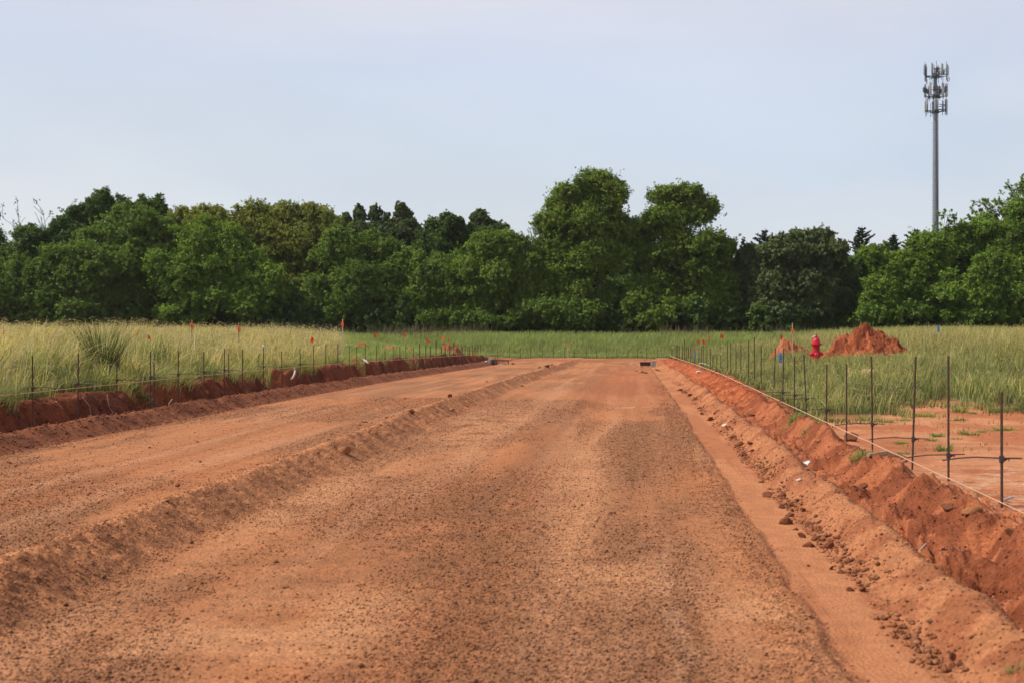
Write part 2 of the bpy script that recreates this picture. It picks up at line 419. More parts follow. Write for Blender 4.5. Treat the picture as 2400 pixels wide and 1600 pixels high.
def lerp(a, b, t): return a + (b - a) * t[..., None]
def C3(*c): return np.array(c, float)
def ground_color(X, Y, m):
    g = sm(.42, .60, fbm(X, Y / 3.5, 1.3, 51, 4))            # gravelly / sandy streaks along the road
    o = sm(.50, .72, fbm(X * 1.4, Y / 4.5, 1.7, 52, 3))
    p = sm(.56, .74, fbm(X * 2.2, Y / 6, 1.1, 53, 3))
    c = lerp(C3(.45, .208, .095) + 0 * X[..., None], C3(.33, .163, .083), g)
    c = lerp(c, C3(.46, .19, .08), o * .4)
    c = lerp(c, C3(.50, .27, .15), p * .5)
    ln = fbm(X * 7, Y / 9, 1.0, 62, 3)
    c = c * (1 + .42 * (ln - .5))[..., None]
    def blob(x0, y0, rx, ry): return np.clip(1.25 * np.exp(-((X - x0) / rx) ** 2 - ((Y - y0) / ry) ** 2), 0, 1) * sm(.25, .55, fbm(X, Y, .5, 63, 3))
    for (x0, y0, rx, ry) in ((-1.25, 10.3, .6, 1.3), (-1.6, 13.5, .5, 2.5), (-.5, 18, .6, 4), (-2.6, 9.3, .8, .7), (.15, 7.4, .3, .8), (-.9, 12.5, .9, 1.4)):
        c = lerp(c, C3(.27, .13, .062), blob(x0, y0, rx, ry) * .7)
    for (x0, y0, rx, ry) in ((-2.0, 8.5, .32, .25), (-1.55, 7.9, .3, .9), (-2.3, 7.3, .8, .5), (.72, 8.0, .22, .8), (-.6, 16, .35, 5), (-3.1, 14, .4, 2.5), (-2.5, 24, .6, 6), (-.1, 9.4, .35, .9)):
        c = lerp(c, C3(.56, .30, .155), blob(x0, y0, rx, ry) * .8)
    # redder right-hand wheel path far up the road
    rp = sm(-2.2, -.4, X) * sm(22, 40, Y) * (1 - sm(70, 90, Y))
    c = lerp(c, C3(.44, .15, .065), rp * .5)
    # chalk line across the lane and a dusty wheel mark
    ch = np.exp(-((Y - 30.2 - .15 * np.sin(X * 3)) / .16) ** 2) * (np.exp(-((X + .05) / .45) ** 4) + .45 * np.exp(-((X + 1.7) / .45) ** 4)) * sm(.25, .6, vn(X / .1, Y / .2, 54))
    c = lerp(c, C3(.62, .45, .35), ch * .8)
    wob = -.42 + .10 * np.sin(Y * .55) + .12 * np.sin(Y * .21 + 1)
    tr = np.exp(-((X - wob) / .15) ** 2) * sm(8, 11, Y) * (1 - sm(26, 30, Y))
    c = lerp(c, C3(.55, .29, .15), tr * .75)
    for (x0, wd, am, ph) in ((-2.05, .16, .35, 0), (-2.9, .2, .25, 2), (.42, .12, .3, 1), (-5.1, .2, .35, 3), (-6.7, .22, .35, 4), (-5.9, .3, -.25, 5), (-7.5, .25, -.2, 6), (-1.2, .22, -.22, 7)):
        xw = x0 + .12 * np.sin(Y * .23 + ph) + .05 * np.sin(Y * .71 + ph * 2)
        k = np.exp(-((X - xw) / wd) ** 2) * sm(.25, .6, vn(Y / 4, X * 0 + ph * 3.3, 66))
        c = lerp(c, C3(.54, .29, .155), k * am) if am > 0 else lerp(c, C3(.27, .135, .07), k * -am)
    tr2 = np.exp(-((X - .25 - .03 * np.sin(Y * 2)) / .09) ** 2) * (1 - sm(9.5, 12, Y)) * sm(.3, .6, vn(X / .07, Y / .5, 55))
    c = lerp(c, C3(.55, .33, .2), tr2 * .4)
    # coarse dark edge of the gravel
    eb = np.exp(-((X - .86) / .2) ** 2)
    c = lerp(c, C3(.30, .15, .085), eb * .35 * sm(.3, .6, vn(X / .4, Y / 1.2, 67)))
    c = c * np.array([.94, .86, .82])
    base = c
    def put(mask, col, amt=1.0):
        nonlocal base
        base = lerp(base, col, np.clip(mask * amt, 0, 1))
    v = fbm(X, Y, .3, 56, 4)
    # field soil below the grass
    grassy = 1 - np.clip(m['road'] + m['windc'], 0, 1)
    put(grassy, lerp(C3(.13, .10, .045) + 0 * X[..., None], C3(.24, .11, .055), sm(.45, .65, v)))
    put(sm(-10.3, -9.9, X) * (1 - sm(2.8, 3.2, X)) * grassy * (1 - sm(96, 104, Y)), C3(.36, .125, .058))
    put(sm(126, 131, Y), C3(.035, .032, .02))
    put(m['cross'], lerp(C3(.42, .185, .09) + 0 * X[..., None], C3(.33, .125, .06), sm(.4, .6, fbm(X, Y, 3, 57, 3))))
    put(m['windc'], lerp(C3(.50, .22, .10) + 0 * X[..., None], C3(.35, .15, .07), sm(.4, .62, v)), 1.6)
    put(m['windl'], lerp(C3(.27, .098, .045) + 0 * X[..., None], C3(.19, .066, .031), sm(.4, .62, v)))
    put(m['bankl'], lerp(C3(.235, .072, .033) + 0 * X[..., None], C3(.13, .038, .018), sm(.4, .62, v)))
    put(m['strip'], lerp(C3(.50, .212, .097) + 0 * X[..., None], C3(.42, .165, .073), sm(.4, .65, fbm(X, Y / 8, .3, 58, 3))))
    put(m['windr'], lerp(C3(.42, .178, .082) + 0 * X[..., None], C3(.32, .12, .055), sm(.42, .62, v)))
    put(m['bankr'], lerp(C3(.38, .13, .058) + 0 * X[..., None], C3(.23, .07, .031), sm(.40, .6, v)))
    far_red = m['bankr'] * sm(24, 34, Y)
    put(far_red, lerp(C3(.45, .125, .045) + 0 * X[..., None], C3(.31, .075, .03), sm(.42, .6, v)), .7)
    put(m['pad'], lerp(C3(.53, .24, .12) + 0 * X[..., None], C3(.43, .155, .07), sm(.38, .62, fbm(X, Y / 1.5, .9, 59, 5))))
    put(m['pad'] * sm(.55, .7, fbm(X / 3, Y, .5, 64, 4)), C3(.34, .12, .055), .55)
    put(m['pad'] * (1 - sm(14, 17, Y)) * sm(.55, .7, fbm(X, Y, .12, 65, 3)), C3(.58, .36, .24), .7)
    # dark cracks on the strip
    ck = np.exp(-((vn(X / .09, Y / 3.2, 60) - .5) / .02) ** 2) * m['strip'] * sm(.3, .6, vn(X / .5, Y / 1.5, 61))
    put(ck, C3(.28, .1, .045), .6)
    return base * np.array([1.03, .965, .90])
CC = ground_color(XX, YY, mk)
AA = 1 - .72 * mk['strip'] - .5 * mk['pad']
ny, nx = XX.shape

def terrain_piece(name, cols, rows, matl=M_soil):
    j0, j1 = cols; i0, i1 = rows
    sub = (slice(i0, i1 + 1), slice(j0, j1 + 1))
    v = np.stack([XX[sub], YY[sub], ZZ[sub]], -1).reshape(-1, 3)
    c = CC[sub].reshape(-1, 3)
    a, b = i1 + 1 - i0, j1 + 1 - j0
    ii = np.arange(a * b).reshape(a, b)
    q = np.stack([ii[:-1, :-1], ii[:-1, 1:], ii[1:, 1:], ii[1:, :-1]], -1).reshape(-1, 4)
    me = np_mesh(name, v, q, None, c, matl, True, AA[sub].ravel())
    return tag(obj(name, me), kind='structure')
jl = int(np.searchsorted(xs, -9.0)); jr = int(np.searchsorted(xs, 2.0))
je = int(np.searchsorted(ys, 114.5))
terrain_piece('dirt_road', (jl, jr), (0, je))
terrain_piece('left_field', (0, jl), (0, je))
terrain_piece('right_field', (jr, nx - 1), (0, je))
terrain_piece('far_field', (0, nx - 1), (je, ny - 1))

# ------------------------------------------------------------------ loose gravel (nobody could count it)
def rocks_np(P, size, seed, col):
    """many small faceted stones as one vertex/face array"""
    r = np.random.default_rng(seed)
    ico_v = np.array([[0, 0, 1], [.87, 0, .25], [.27, .83, .2], [-.7, .5, .3], [-.7, -.5, .2], [.27, -.83, .3], [0, 0, -.6]], float)
    ico_f = np.array([[0, 1, 2], [0, 2, 3], [0, 3, 4], [0, 4, 5], [0, 5, 1], [6, 2, 1], [6, 3, 2], [6, 4, 3], [6, 5, 4], [6, 1, 5]])
    n = len(P)
    v = ico_v[None] * (1 + .35 * (r.random((n, 7, 3)) - .5))
    v = v * np.stack([1 + .6 * (r.random(n) - .5), 1 + .6 * (r.random(n) - .5), .6 + .4 * r.random(n)], -1)[:, None]
    a = r.random(n) * 6.283
    ca, sa = np.cos(a)[:, None], np.sin(a)[:, None]
    v = np.stack([v[..., 0] * ca - v[..., 1] * sa, v[..., 0] * sa + v[..., 1] * ca, v[..., 2]], -1) * size[:, None, None]
    v = v + P[:, None]
    f = (ico_f[None] + 7 * np.arange(n)[:, None, None]).reshape(-1, 3)
    return v.reshape(-1, 3), f, np.repeat(col, 7, 0)

def scatter_gravel():
    n = 150000
    Y = 4.0 * (34 / 4.0) ** rng.random(n)
    lo = -np.minimum(8.1, Y * .5)
    X = lo + (1.0 - lo) * rng.random(n)
    dens = sm(.42, .60, fbm(X, Y / 3.5, 1.3, 51, 4)) * .8 + .12
    wnd = (np.abs(X + 3.7) < .45)
    keep = rng.random(n) < np.where(wnd, .9, dens)
    X, Y = X[keep], Y[keep]
    n2 = 6000                                        # coarse edge of the gravel
    Y2 = 4.5 * (45 / 4.5) ** rng.random(n2); X2 = .86 + rng.normal(0, .10, n2)
    n3 = 9000                                        # crumbs on the right windrow and bank
    Y3 = 5 * (40 / 5) ** rng.random(n3); X3 = rng.uniform(1.42, 2.9, n3)
    n4 = 5000
    Y4 = 17 * (45 / 17) ** rng.random(n4); X4 = rng.uniform(-9.7, -8.1, n4)
    n5 = 2600                                        # dark crumbs broken off along the windrow foot
    Y5 = 5 * (50 / 5) ** rng.random(n5); X5 = 1.53 + rng.normal(0, .06, n5) + .1 * (vn(Y5 / 1.3, X2[:1] * 0, 13) - .5)
    ok5 = rng.random(n5) < sm(.35, .6, vn(Y5 / .8, Y5 * 0, 95)); X5, Y5 = X5[ok5], Y5[ok5]; n5 = len(X5)
    X = np.concatenate([X, X2, X3, X4, X5]); Y = np.concatenate([Y, Y2, Y3, Y4, Y5])
    kind = np.concatenate([np.zeros(keep.sum()), np.zeros(n2), np.ones(n3), 2 * np.ones(n4), 3 * np.ones(n5)])
    m = masks(X, Y)
    Z = height(X, Y, m)
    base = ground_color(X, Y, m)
    s = (.0045 + .007 * rng.random(len(X)) ** 2.5) * (1 + .012 * np.minimum(Y, 40)) * np.where(kind > 0, 1.2, 1)
    s = s * np.where(rng.random(len(X)) < .02, 1.9, 1)
    s = np.where(kind == 3, .008 + .022 * rng.random(len(X)) ** 2, np.where(kind == 2, s * 1.8, s))
    tone = (.72 + .62 * rng.random((len(X), 1))) * np.where(kind == 3, .72, 1)[:, None]
    grey = rng.random((len(X), 1)) * .12
    col = base * tone * (1 - grey) + grey * tone * base.mean(1, keepdims=True) * 1.1
    v, f, c = rocks_np(np.stack([X, Y, Z + s * .15], -1), s, 3, col)
    o = obj('gravel', np_mesh('gravel', v, None, f, c, M_soil))
    tag(o, 'loose reddish gravel and dirt crumbs scattered over the dirt road', 'gravel', kind='stuff')
scatter_gravel()

# ------------------------------------------------------------------ grass (stuff)
def blades(X, Y, Z, h, w, lean, yaw, cb, ct, seg=3):
    """curved tapering strips: seg quads each"""
    n = len(X)
    t = np.linspace(0, 1, seg + 1)
    wd = np.array([1, .95, .7, .12])[:seg + 1] if seg == 3 else np.array([1, .8, .12])
    ly = yaw
    dx, dy = np.cos(ly), np.sin(ly)
    face = rng.random(n) * 3.1416
    fx, fy = np.cos(face), np.sin(face) * .6
    V = np.zeros((n, seg + 1, 2, 3)); C = np.zeros((n, seg + 1, 2, 3))
    for k in range(seg + 1):
        off = lean * h * t[k] ** 2
        zz = h * (t[k] - .35 * np.clip(lean, 0, 1.5) * t[k] ** 3)
        for s_, sg in ((0, -1), (1, 1)):
            V[:, k, s_, 0] = X + dx * off + sg * fx * w * wd[k] * .5
            V[:, k, s_, 1] = Y + dy * off + sg * fy * w * wd[k] * .5
            V[:, k, s_, 2] = Z + zz
        C[:, k, :, :] = (cb + (ct - cb) * (t[k] ** 1.2))[:, None, :]
    nv = (seg + 1) * 2
    base = np.arange(n)[:, None] * nv
    q = np.concatenate([base + np.array([[2 * k, 2 * k + 1, 2 * k + 3, 2 * k + 2]]) for k in range(seg)], 0)
    return V.reshape(-1, 3), q, C.reshape(-1, 3)

def heads(X, Y, Z, h, lean, yaw, length, w, col):
    """drooping seed heads at the top of the stems"""
    n = len(X)
    tx = X + np.cos(yaw) * lean * h; ty = Y + np.sin(yaw) * lean * h
    tz = Z + h * (1 - .35 * np.clip(lean, 0, 1.5))
    V = np.zeros((n, 3, 2, 3)); face = rng.random(n) * 3.14
    for k, (tt, ww) in enumerate(((0, .35), (.45, 1), (1, .15))):
        ox = np.cos(yaw) * length * tt * tt * .6; oy = np.sin(yaw) * length * tt * tt * .6
        oz = length * (.8 * tt - .75 * tt * tt)
        for s_, sg in ((0, -1), (1, 1)):
            V[:, k, s_, 0] = tx + ox + sg * np.cos(face) * w * ww * .5 * .6
            V[:, k, s_, 1] = ty + oy + sg * np.sin(face) * w * ww * .5 * .4
            V[:, k, s_, 2] = tz + oz + sg * w * ww * .2
    b = np.arange(n)[:, None] * 6
    q = np.concatenate([b + np.array([[0, 1, 3, 2]]), b + np.array([[2, 3, 5, 4]])], 0)
    return V.reshape(-1, 3), q, np.repeat(col, 6, 0)

def join(parts):
    vs, qs, cs, k = [], [], [], 0
    for v, q, c in parts:
        vs.append(v); qs.append(q + k); cs.append(c); k += len(v)
    return np.concatenate(vs), np.concatenate(qs), np.concatenate(cs)

GREEN = np.array([.20, .235, .08]); DGREEN = np.array([.085, .125, .042]); TAN = np.array([.60, .46, .20]); OLIVE = np.array([.36, .33, .12])
STRAWC = np.array([.62, .48, .24]); BRIGHT = np.array([.30, .36, .11])

def jit(c, n, a=.25):
    return c[None] * (1 - a + 2 * a * rng.random((n, 1))) * (1 + .08 * (rng.random((n, 3)) - .5))

def mixc(a, b, t): return a + (b - a) * t[:, None]

def grassy_ok(X, Y):
    m = masks(X, Y)
    pad2 = sm(2.6, 2.9, X) * (1 - sm(-3.2, 1.6, Y - m['gy'] + 4 * (vn(X / .55, Y / .8, 96) - .5)))
    bare = np.clip(m['road'] + m['strip'] + m['windc'] + m['windl'] + m['windr'] + m['bankr'] + m['bankl'] + m['cross'] + pad2, 0, 1)
    thin = (rng.random(len(X)) < .035 * sm(.45, .6, vn(X / .5, Y / .7, 97))) & (X > 2.8) & (Y > m['gy'] - 8)
    return (bare < .5 * rng.random(len(X)) + .12) | thin

# bare earth spots inside the fields: (X, Y, rx, ry)
BARE = []
def in_bare(X, Y):
    k = np.zeros(len(X), bool)
    for (bx, by, rx, ry) in BARE:
        k |= ((X - bx) / rx) ** 2 + ((Y - by) / ry) ** 2 < 1
    return k

def field_left():
    parts = []
    # tall ripe grass, ending about 47 m up the road
    n = 165000
    Y = 15 * (85 / 15) ** rng.random(n)
    X = -9.6 - rng.random(n) ** 1.25 * (6 + Y * .52)
    ok = grassy_ok(X, Y) & (Y + 2.5 * (vn(X / 1.5, Y * 0, 71) - .5) < 47 + 4.6 * np.maximum(0, -X - 9.5)) & (Y < 80) & (~in_bare(X, Y) | (rng.random(n) < .12))
    X, Y = X[ok], Y[ok]; n = len(X)
    Z = height(X, Y) - .02
    edge = sm(9.7, 11.2, -X)
    cl = fbm(X, Y, 1.6, 72, 3)
    gold = sm(.40, .60, fbm(X, Y, 2.2, 73, 3)) * .75 + .35 * sm(34, 44, Y) + .2
    h = (.42 + .42 * edge) * (.55 + .55 * rng.random(n)) * (.55 + .9 * cl) * (1 - .2 * sm(50, 75, Y))
    lean = .12 + .75 * rng.random(n) ** 2 * (.4 + 1.2 * sm(.4, .65, fbm(X, Y, 1.2, 78, 2)))
    yaw = rng.normal(.15, 1.7, n)
    ripe = rng.random(n) < 1.25 * gold * (.4 + .6 * edge)
    cb = np.where(ripe[:, None], jit(OLIVE, n), mixc(jit(DGREEN, n), jit(GREEN, n), rng.random(n)))
    ct = np.where(ripe[:, None], jit(TAN * np.array([1.1, 1.08, 1.1]), n, .4), mixc(jit(GREEN, n, .35), jit(OLIVE, n, .35), rng.random(n)))
    w = .006 + .0002 * Y + .004 * rng.random(n) + .014 * (rng.random(n) < .3)
    tf = vn(X / .22, Y / .45, 81); tn = (.62 + .8 * tf + .5 * (vn(X / .07, Y / .3, 82) - .5) + .35 * (vn(X / 1.1, Y / 2, 83) - .5))[:, None]
    h = h * (.78 + .5 * tf); cb = cb * tn * .9; ct = ct * tn
    parts.append(blades(X, Y, Z, h, w, lean, yaw, cb, ct))
    k = np.where(ripe & (rng.random(n) < .3 + .3 * sm(30, 42, Y)) & (edge > .35))[0]
    parts.append(heads(X[k], Y[k], Z[k], h[k], lean[k], rng.normal(.1, .6, len(k)), .18 + .2 * rng.random(len(k)), .004 + .00026 * Y[k], jit(STRAWC * .85, len(k))))
    for cx_, cy_, nb, hh in [(-10.6 - rng.random() ** 1.5 * 9, 17 * (44 / 17) ** rng.random(), int(40 + 60 * rng.random()), .75 + .45 * rng.random()) for _ in range(60)]:
        X = cx_ + rng.normal(0, .16, nb); Y = cy_ + rng.normal(0, .16, nb)
        yw = rng.normal(.15, .8) + rng.normal(0, .45, nb)
        gd = rng.random() < .75
        a, b = (OLIVE, STRAWC) if gd else (DGREEN, GREEN * .9)
        parts.append(blades(X, Y, height(X, Y), hh * (.7 + .5 * rng.random(nb)), np.full(nb, .012 + .00035 * cy_), .35 + .6 * rng.random(nb), yw, jit(a, nb), jit(b, nb, .35)))
    n = 500
    Y = 16 * (50 / 16) ** rng.random(n); X = -10.1 - rng.random(n) ** 1.4 * 9
    parts.append(blades(X, Y, height(X, Y), .5 + .75 * rng.random(n), .008 + .0004 * Y, .1 + 1.0 * rng.random(n) ** 2, rng.normal(.1, .9, n), jit(STRAWC, n), jit(np.array([.75, .66, .48]), n)))
    n = 9000
    Y = 15 * (60 / 15) ** rng.random(n); X = rng.uniform(-10.3, -9.35, n)
    ok = height(X, Y) > road_z(Y) + .33
    X, Y = X[ok], Y[ok]; n = len(X)
    ok = rng.random(n) < sm(.35, .6, vn(Y / 1.1, X * 0, 91))
    X, Y = X[ok], Y[ok]; n = len(X)
    parts.append(blades(X, Y, height(X, Y) - .02, .3 + .35 * rng.random(n), .008 + .0002 * Y, .5 + .9 * rng.random(n), rng.normal(0, .6, n),
                        mixc(jit(GREEN, n), jit(OLIVE, n), rng.random(n)), mixc(jit(GREEN, n), jit(TAN, n), rng.random(n))))
    v, q, c = join(parts)
    tag(obj('tall_grass', np_mesh('tall_grass', v, q, None, c, M_grass)), 'tall ripening grass with drooping tan seed heads on the left bank', 'grass', kind='stuff')

def field_right():
    parts = []
    n = 165000
    Y = 18 * (112 / 18) ** rng.random(n)
    X = 2.4 + rng.random(n) ** 1.15 * (2 + Y * .36)
    ok = grassy_ok(X, Y) & (~in_bare(X, Y) | (rng.random(n) < .10))
    X, Y = X[ok], Y[ok]; n = len(X)
    Z = height(X, Y) - .02
    cl = fbm(X, Y, 1.8, 75, 3)
    m = masks(X, Y)
    edge = sm(-3, 3, Y - m['gy']) * .8 + .2
    edge = edge * (.55 + .45 * sm(3.0, 4.5, X))
    h = (.50 + .40 * sm(8.5, 13, X) + .18 * sm(52, 70, Y)) * edge * (.6 + .5 * rng.random(n)) * (.7 + .55 * cl)
    h = h * (1 - .15 * np.exp(-((X - 6.1) / .9) ** 2 - ((Y - 45) / 3.5) ** 2)) * (1 - .5 * np.exp(-((X - 8.1) / 1.5) ** 2 - ((Y - 46) / 3.5) ** 2))
    lean = .15 + .55 * rng.random(n) ** 2
    yaw = rng.normal(.15, 1.7, n)
    gold = .22 + .42 * sm(6, 14, X) * sm(30, 44, Y) + .15 * sm(.5, .7, cl)
    ripe = rng.random(n) < gold
    cb = np.where(ripe[:, None], jit(OLIVE, n) * .9, mixc(jit(DGREEN, n), jit(GREEN, n), rng.random(n)))
    ct = np.where(ripe[:, None], jit(TAN, n), mixc(jit(GREEN * 1.15, n), jit(OLIVE, n), rng.random(n) * .8))
    w = .006 + .00022 * Y + .004 * rng.random(n) + .010 * (rng.random(n) < .2)
    tf = vn(X / .25, Y / .5, 84); tn = (.62 + .75 * tf + .5 * (vn(X / .08, Y / .35, 85) - .5) + .35 * (vn(X / 1.3, Y / 2.5, 86) - .5))[:, None]
    h = h * (.75 + .5 * tf); cb = cb * tn * .9; ct = ct * tn
    parts.append(blades(X, Y, Z, h, w, lean, yaw, cb, ct))
    k = np.where(ripe & (rng.random(n) < .25))[0]
    parts.append(heads(X[k], Y[k], Z[k], h[k], lean[k], rng.normal(.1, .6, len(k)), .12 + .12 * rng.random(len(k)), .005 + .00028 * Y[k], jit(STRAWC * .8, len(k))))
    v, q, c = join(parts)
    tag(obj('meadow_grass', np_mesh('meadow_grass', v, q, None, c, M_grass)), 'green knee high meadow grass covering the right field', 'grass', kind='stuff')

def field_far():
    parts = []
    n = 130000
    Y = 45 * (138 / 45) ** rng.random(n)
    X = rng.uniform(-1, 1, n) * (6 + Y * .42)
    X = np.where(Y < 113, -9.6 - np.abs(X) * .9, X)
    n2 = 90000
    X = np.concatenate([X, rng.uniform(-48, 48, n2)]); Y = np.concatenate([Y, rng.uniform(114.9, 131, n2)]); n = len(X)
    ok = grassy_ok(X, Y) & ((Y < 113) | (Y > 114.9)) & (~in_bare(X, Y) | (rng.random(n) < .1))
    X, Y = X[ok], Y[ok]; n = len(X)
    Z = height(X, Y) - .02
    cl = fbm(X, Y, 4, 77, 3)
    h = (.36 + .45 * sm(118, 128, Y)) * (.6 + .5 * rng.random(n)) * (.7 + .6 * cl)
    h = np.where((Y > 95) & (Y < 113) & (X < -9), h * .8, h)
    lean = .15 + .45 * rng.random(n) ** 2
    yaw = rng.normal(.1, 1.0, n)
    yl = rng.random(n) < (.25 + .35 * sm(.45, .65, cl) * sm(-5, 10, X))
    cb = mixc(jit(GREEN, n), jit(BRIGHT, n), rng.random(n) * .6)
    ct = np.where(yl[:, None], jit(np.array([.46, .45, .17]), n), jit(BRIGHT * 1.2, n))
    w = .012 + .0002 * Y + .008 * rng.random(n)
    parts.append(blades(X, Y, Z, h, w, lean, yaw, cb, ct))
    v, q, c = join(parts)
    tag(obj('far_grass', np_mesh('far_grass', v, q, None, c, M_grass)), 'bright green grass between the road end and the trees', 'grass', kind='stuff')
    # dry brownish weeds at the foot of the trees
    n = 6500
    X = rng.uniform(-34, 38, n); Y = rng.uniform(127.5, 133, n)
    dn = sm(.5, .62, vn(X / 5, Y / 9, 79)); ok = rng.random(n) < dn
    X, Y = X[ok], Y[ok]; n = len(X); Z = height(X, Y)
    h = .7 + .9 * rng.random(n)
    v, q, c = blades(X, Y, Z, h, np.full(n, .035), .1 + .2 * rng.random(n), rng.random(n) * 6.28, jit(np.array([.14, .11, .06]), n), jit(np.array([.27, .20, .13]), n))
    tag(obj('dry_weeds', np_mesh('dry_weeds', v, q, None, c, M_grass)), 'dry brown weed stalks along the foot of the tree line', 'weeds', kind='stuff')

# ------------------------------------------------------------------ trees
def leaf_cards(P, nrm, size, aspect, col):
    """one diamond leaf spray per point"""
    n = len(P)
    nrm = nrm / (np.linalg.norm(nrm, axis=1, keepdims=True) + 1e-9)
    r = rng.normal(size=(n, 3))
    u = np.cross(nrm, r); u /= (np.linalg.norm(u, axis=1, keepdims=True) + 1e-9)
    w = np.cross(nrm, u)
    a = u * size[:, None]; b = w * (size * aspect)[:, None]
    V = np.stack([P - a, P - b * 1.0 + a * .1, P + a, P + b + a * .1], 1)
    q = np.arange(n * 4).reshape(n, 4)
    return V.reshape(-1, 3), q, np.repeat(col, 4, 0)

PAL = {  # dark, mid, light leaf colours
    'feather': ([.030, .058, .014], [.055, .100, .022], [.085, .135, .032]),
    'bright': ([.035, .070, .013], [.068, .125, .022], [.11, .175, .036]),
    'yellow': ([.050, .072, .016], [.095, .115, .026], [.15, .16, .042]),
    'dark': ([.020, .042, .013], [.034, .066, .019], [.052, .092, .026]),
    'grey': ([.034, .055, .026], [.058, .085, .038], [.085, .115, .052]),
    'elm': ([.032, .060, .014], [.060, .105, .022], [.098, .148, .034]),
    'lime': ([.045, .088, .014], [.085, .155, .024], [.13, .21, .038]),
    'conifer': ([.022, .040, .020], [.036, .060, .030], [.052, .080, .038]),
}

def crown_mesh(name, lobes, pal, clump=.85, dens=1.15, leaf=.105, aspect=.5, sparse=False, spiky=0.0, droop=.15):
    """lobes: world ellipsoids (centre, radii). Clumps of small leaf sprays fill their outer parts."""
    tint = {'grey': np.array([2.2, 1.95, 1.6]), 'lime': np.array([1.85, 1.65, 1.2]), 'yellow': np.array([2.5, 2.3, 1.6])}.get(pal, np.array([2.75, 2.3, 1.45]))
    dk, md, lt = (np.array(c) * tint for c in PAL[pal])
    P, NRM, T, SV = [], [], [], []
    clump0 = clump
    if not sparse:
        fine = []
        for (c, r) in lobes:
            c = np.array(c); r = np.array(r)
            fine.append((c - np.array([0, 0, r[2] * .06]), r * .74))
            for _ in range(11):
                d = rng.normal(size=3); d[2] = abs(d[2]) * .9 - .25; d /= np.linalg.norm(d)
                k = .18 + .32 * rng.random() ** 1.5
                fine.append((c + d * r * (1.0 - k * .6), r * k * np.array([1, 1, .85 + .5 * rng.random()])))
        lobes = fine
    tree_tone = rng.normal(0, .05)
    for (c, r) in lobes:
        c = np.array(c); r = np.array(r)
        area = math.pi * r[0] * r[2]
        nt_ = max(6, int(area * (13 if sparse else 30) * dens * (.85 / clump0) ** .5))
        d = rng.normal(size=(nt_, 3)); d[:, 2] += .12; d /= np.linalg.norm(d, axis=1, keepdims=True)
        rad = .35 + .62 * rng.random(nt_) ** .6
        # a coarse pattern of boughs: twigs gather into layers instead of a smooth shell
        bough = vn((c[0] + d[:, 0] * r[0]) / .9 + (c[1] + d[:, 1] * r[1]) / 1.3, (c[2] + d[:, 2] * r[2]) / .55 + 31.7, 301)
        base = c + d * r * (rad * (.60 + .52 * bough))[:, None]
        dr = d * .75 + rng.normal(size=(nt_, 3)) * .42 + np.array([.03, 0, .32 + spiky])
        dr /= np.linalg.norm(dr, axis=1, keepdims=True)
        ln = clump0 * (.35 + .75 * rng.random(nt_)) * np.minimum(1.0, .35 + r.min() / 1.2)
        far_ = rng.random(nt_) < .09                               # a few shoots stand out of the crown
        ln = np.where(far_, ln * 1.7, ln); base = np.where(far_[:, None], c + d * r * .92, base)
        nl = 22
        t = rng.random((nt_, nl, 1))
        wob = rng.normal(size=(nt_, nl, 3)) * (.05 + .11 * (1 - t)) * (clump0 / .85)
        pp = base[:, None] + dr[:, None] * ln[:, None, None] * t + wob
        pp[..., 2] -= (droop * ln[:, None] * t[..., 0] ** 2)
        nn = dr[:, None] * .4 + rng.normal(size=(nt_, nl, 3)) * .6 + np.array([0, 0, .45])
        sv = d[:, None] * .5 + dr[:, None] * .35 + np.array([0, 0, .35]) + rng.normal(size=(nt_, nl, 3)) * .12
        P.append(pp.reshape(-1, 3)); NRM.append(nn.reshape(-1, 3))
        SV.append((sv / np.linalg.norm(sv, axis=2, keepdims=True)).reshape(-1, 3))
        tone = .45 + .30 * (rng.random(nt_) - .5) + .25 * (bough - .5)
        T.append(np.clip(tone[:, None] + .25 * (t[..., 0] - .4) + .10 * rng.normal(size=(nt_, nl)) + tree_tone, 0, 1).reshape(-1))
    P, NRM, T = np.concatenate(P), np.concatenate(NRM), np.concatenate(T)
    col = np.where((T < .5)[:, None], dk + (md - dk) * (T * 2)[:, None], md + (lt - md) * (T * 2 - 1)[:, None])
    size = leaf * (.65 + .8 * rng.random(len(P)))
    v, q, c = leaf_cards(P, NRM, size, np.full(len(P), aspect), col)
    return np_mesh(name, v, q, None, c, M_crown, nv=np.repeat(np.concatenate(SV), 4, 0))

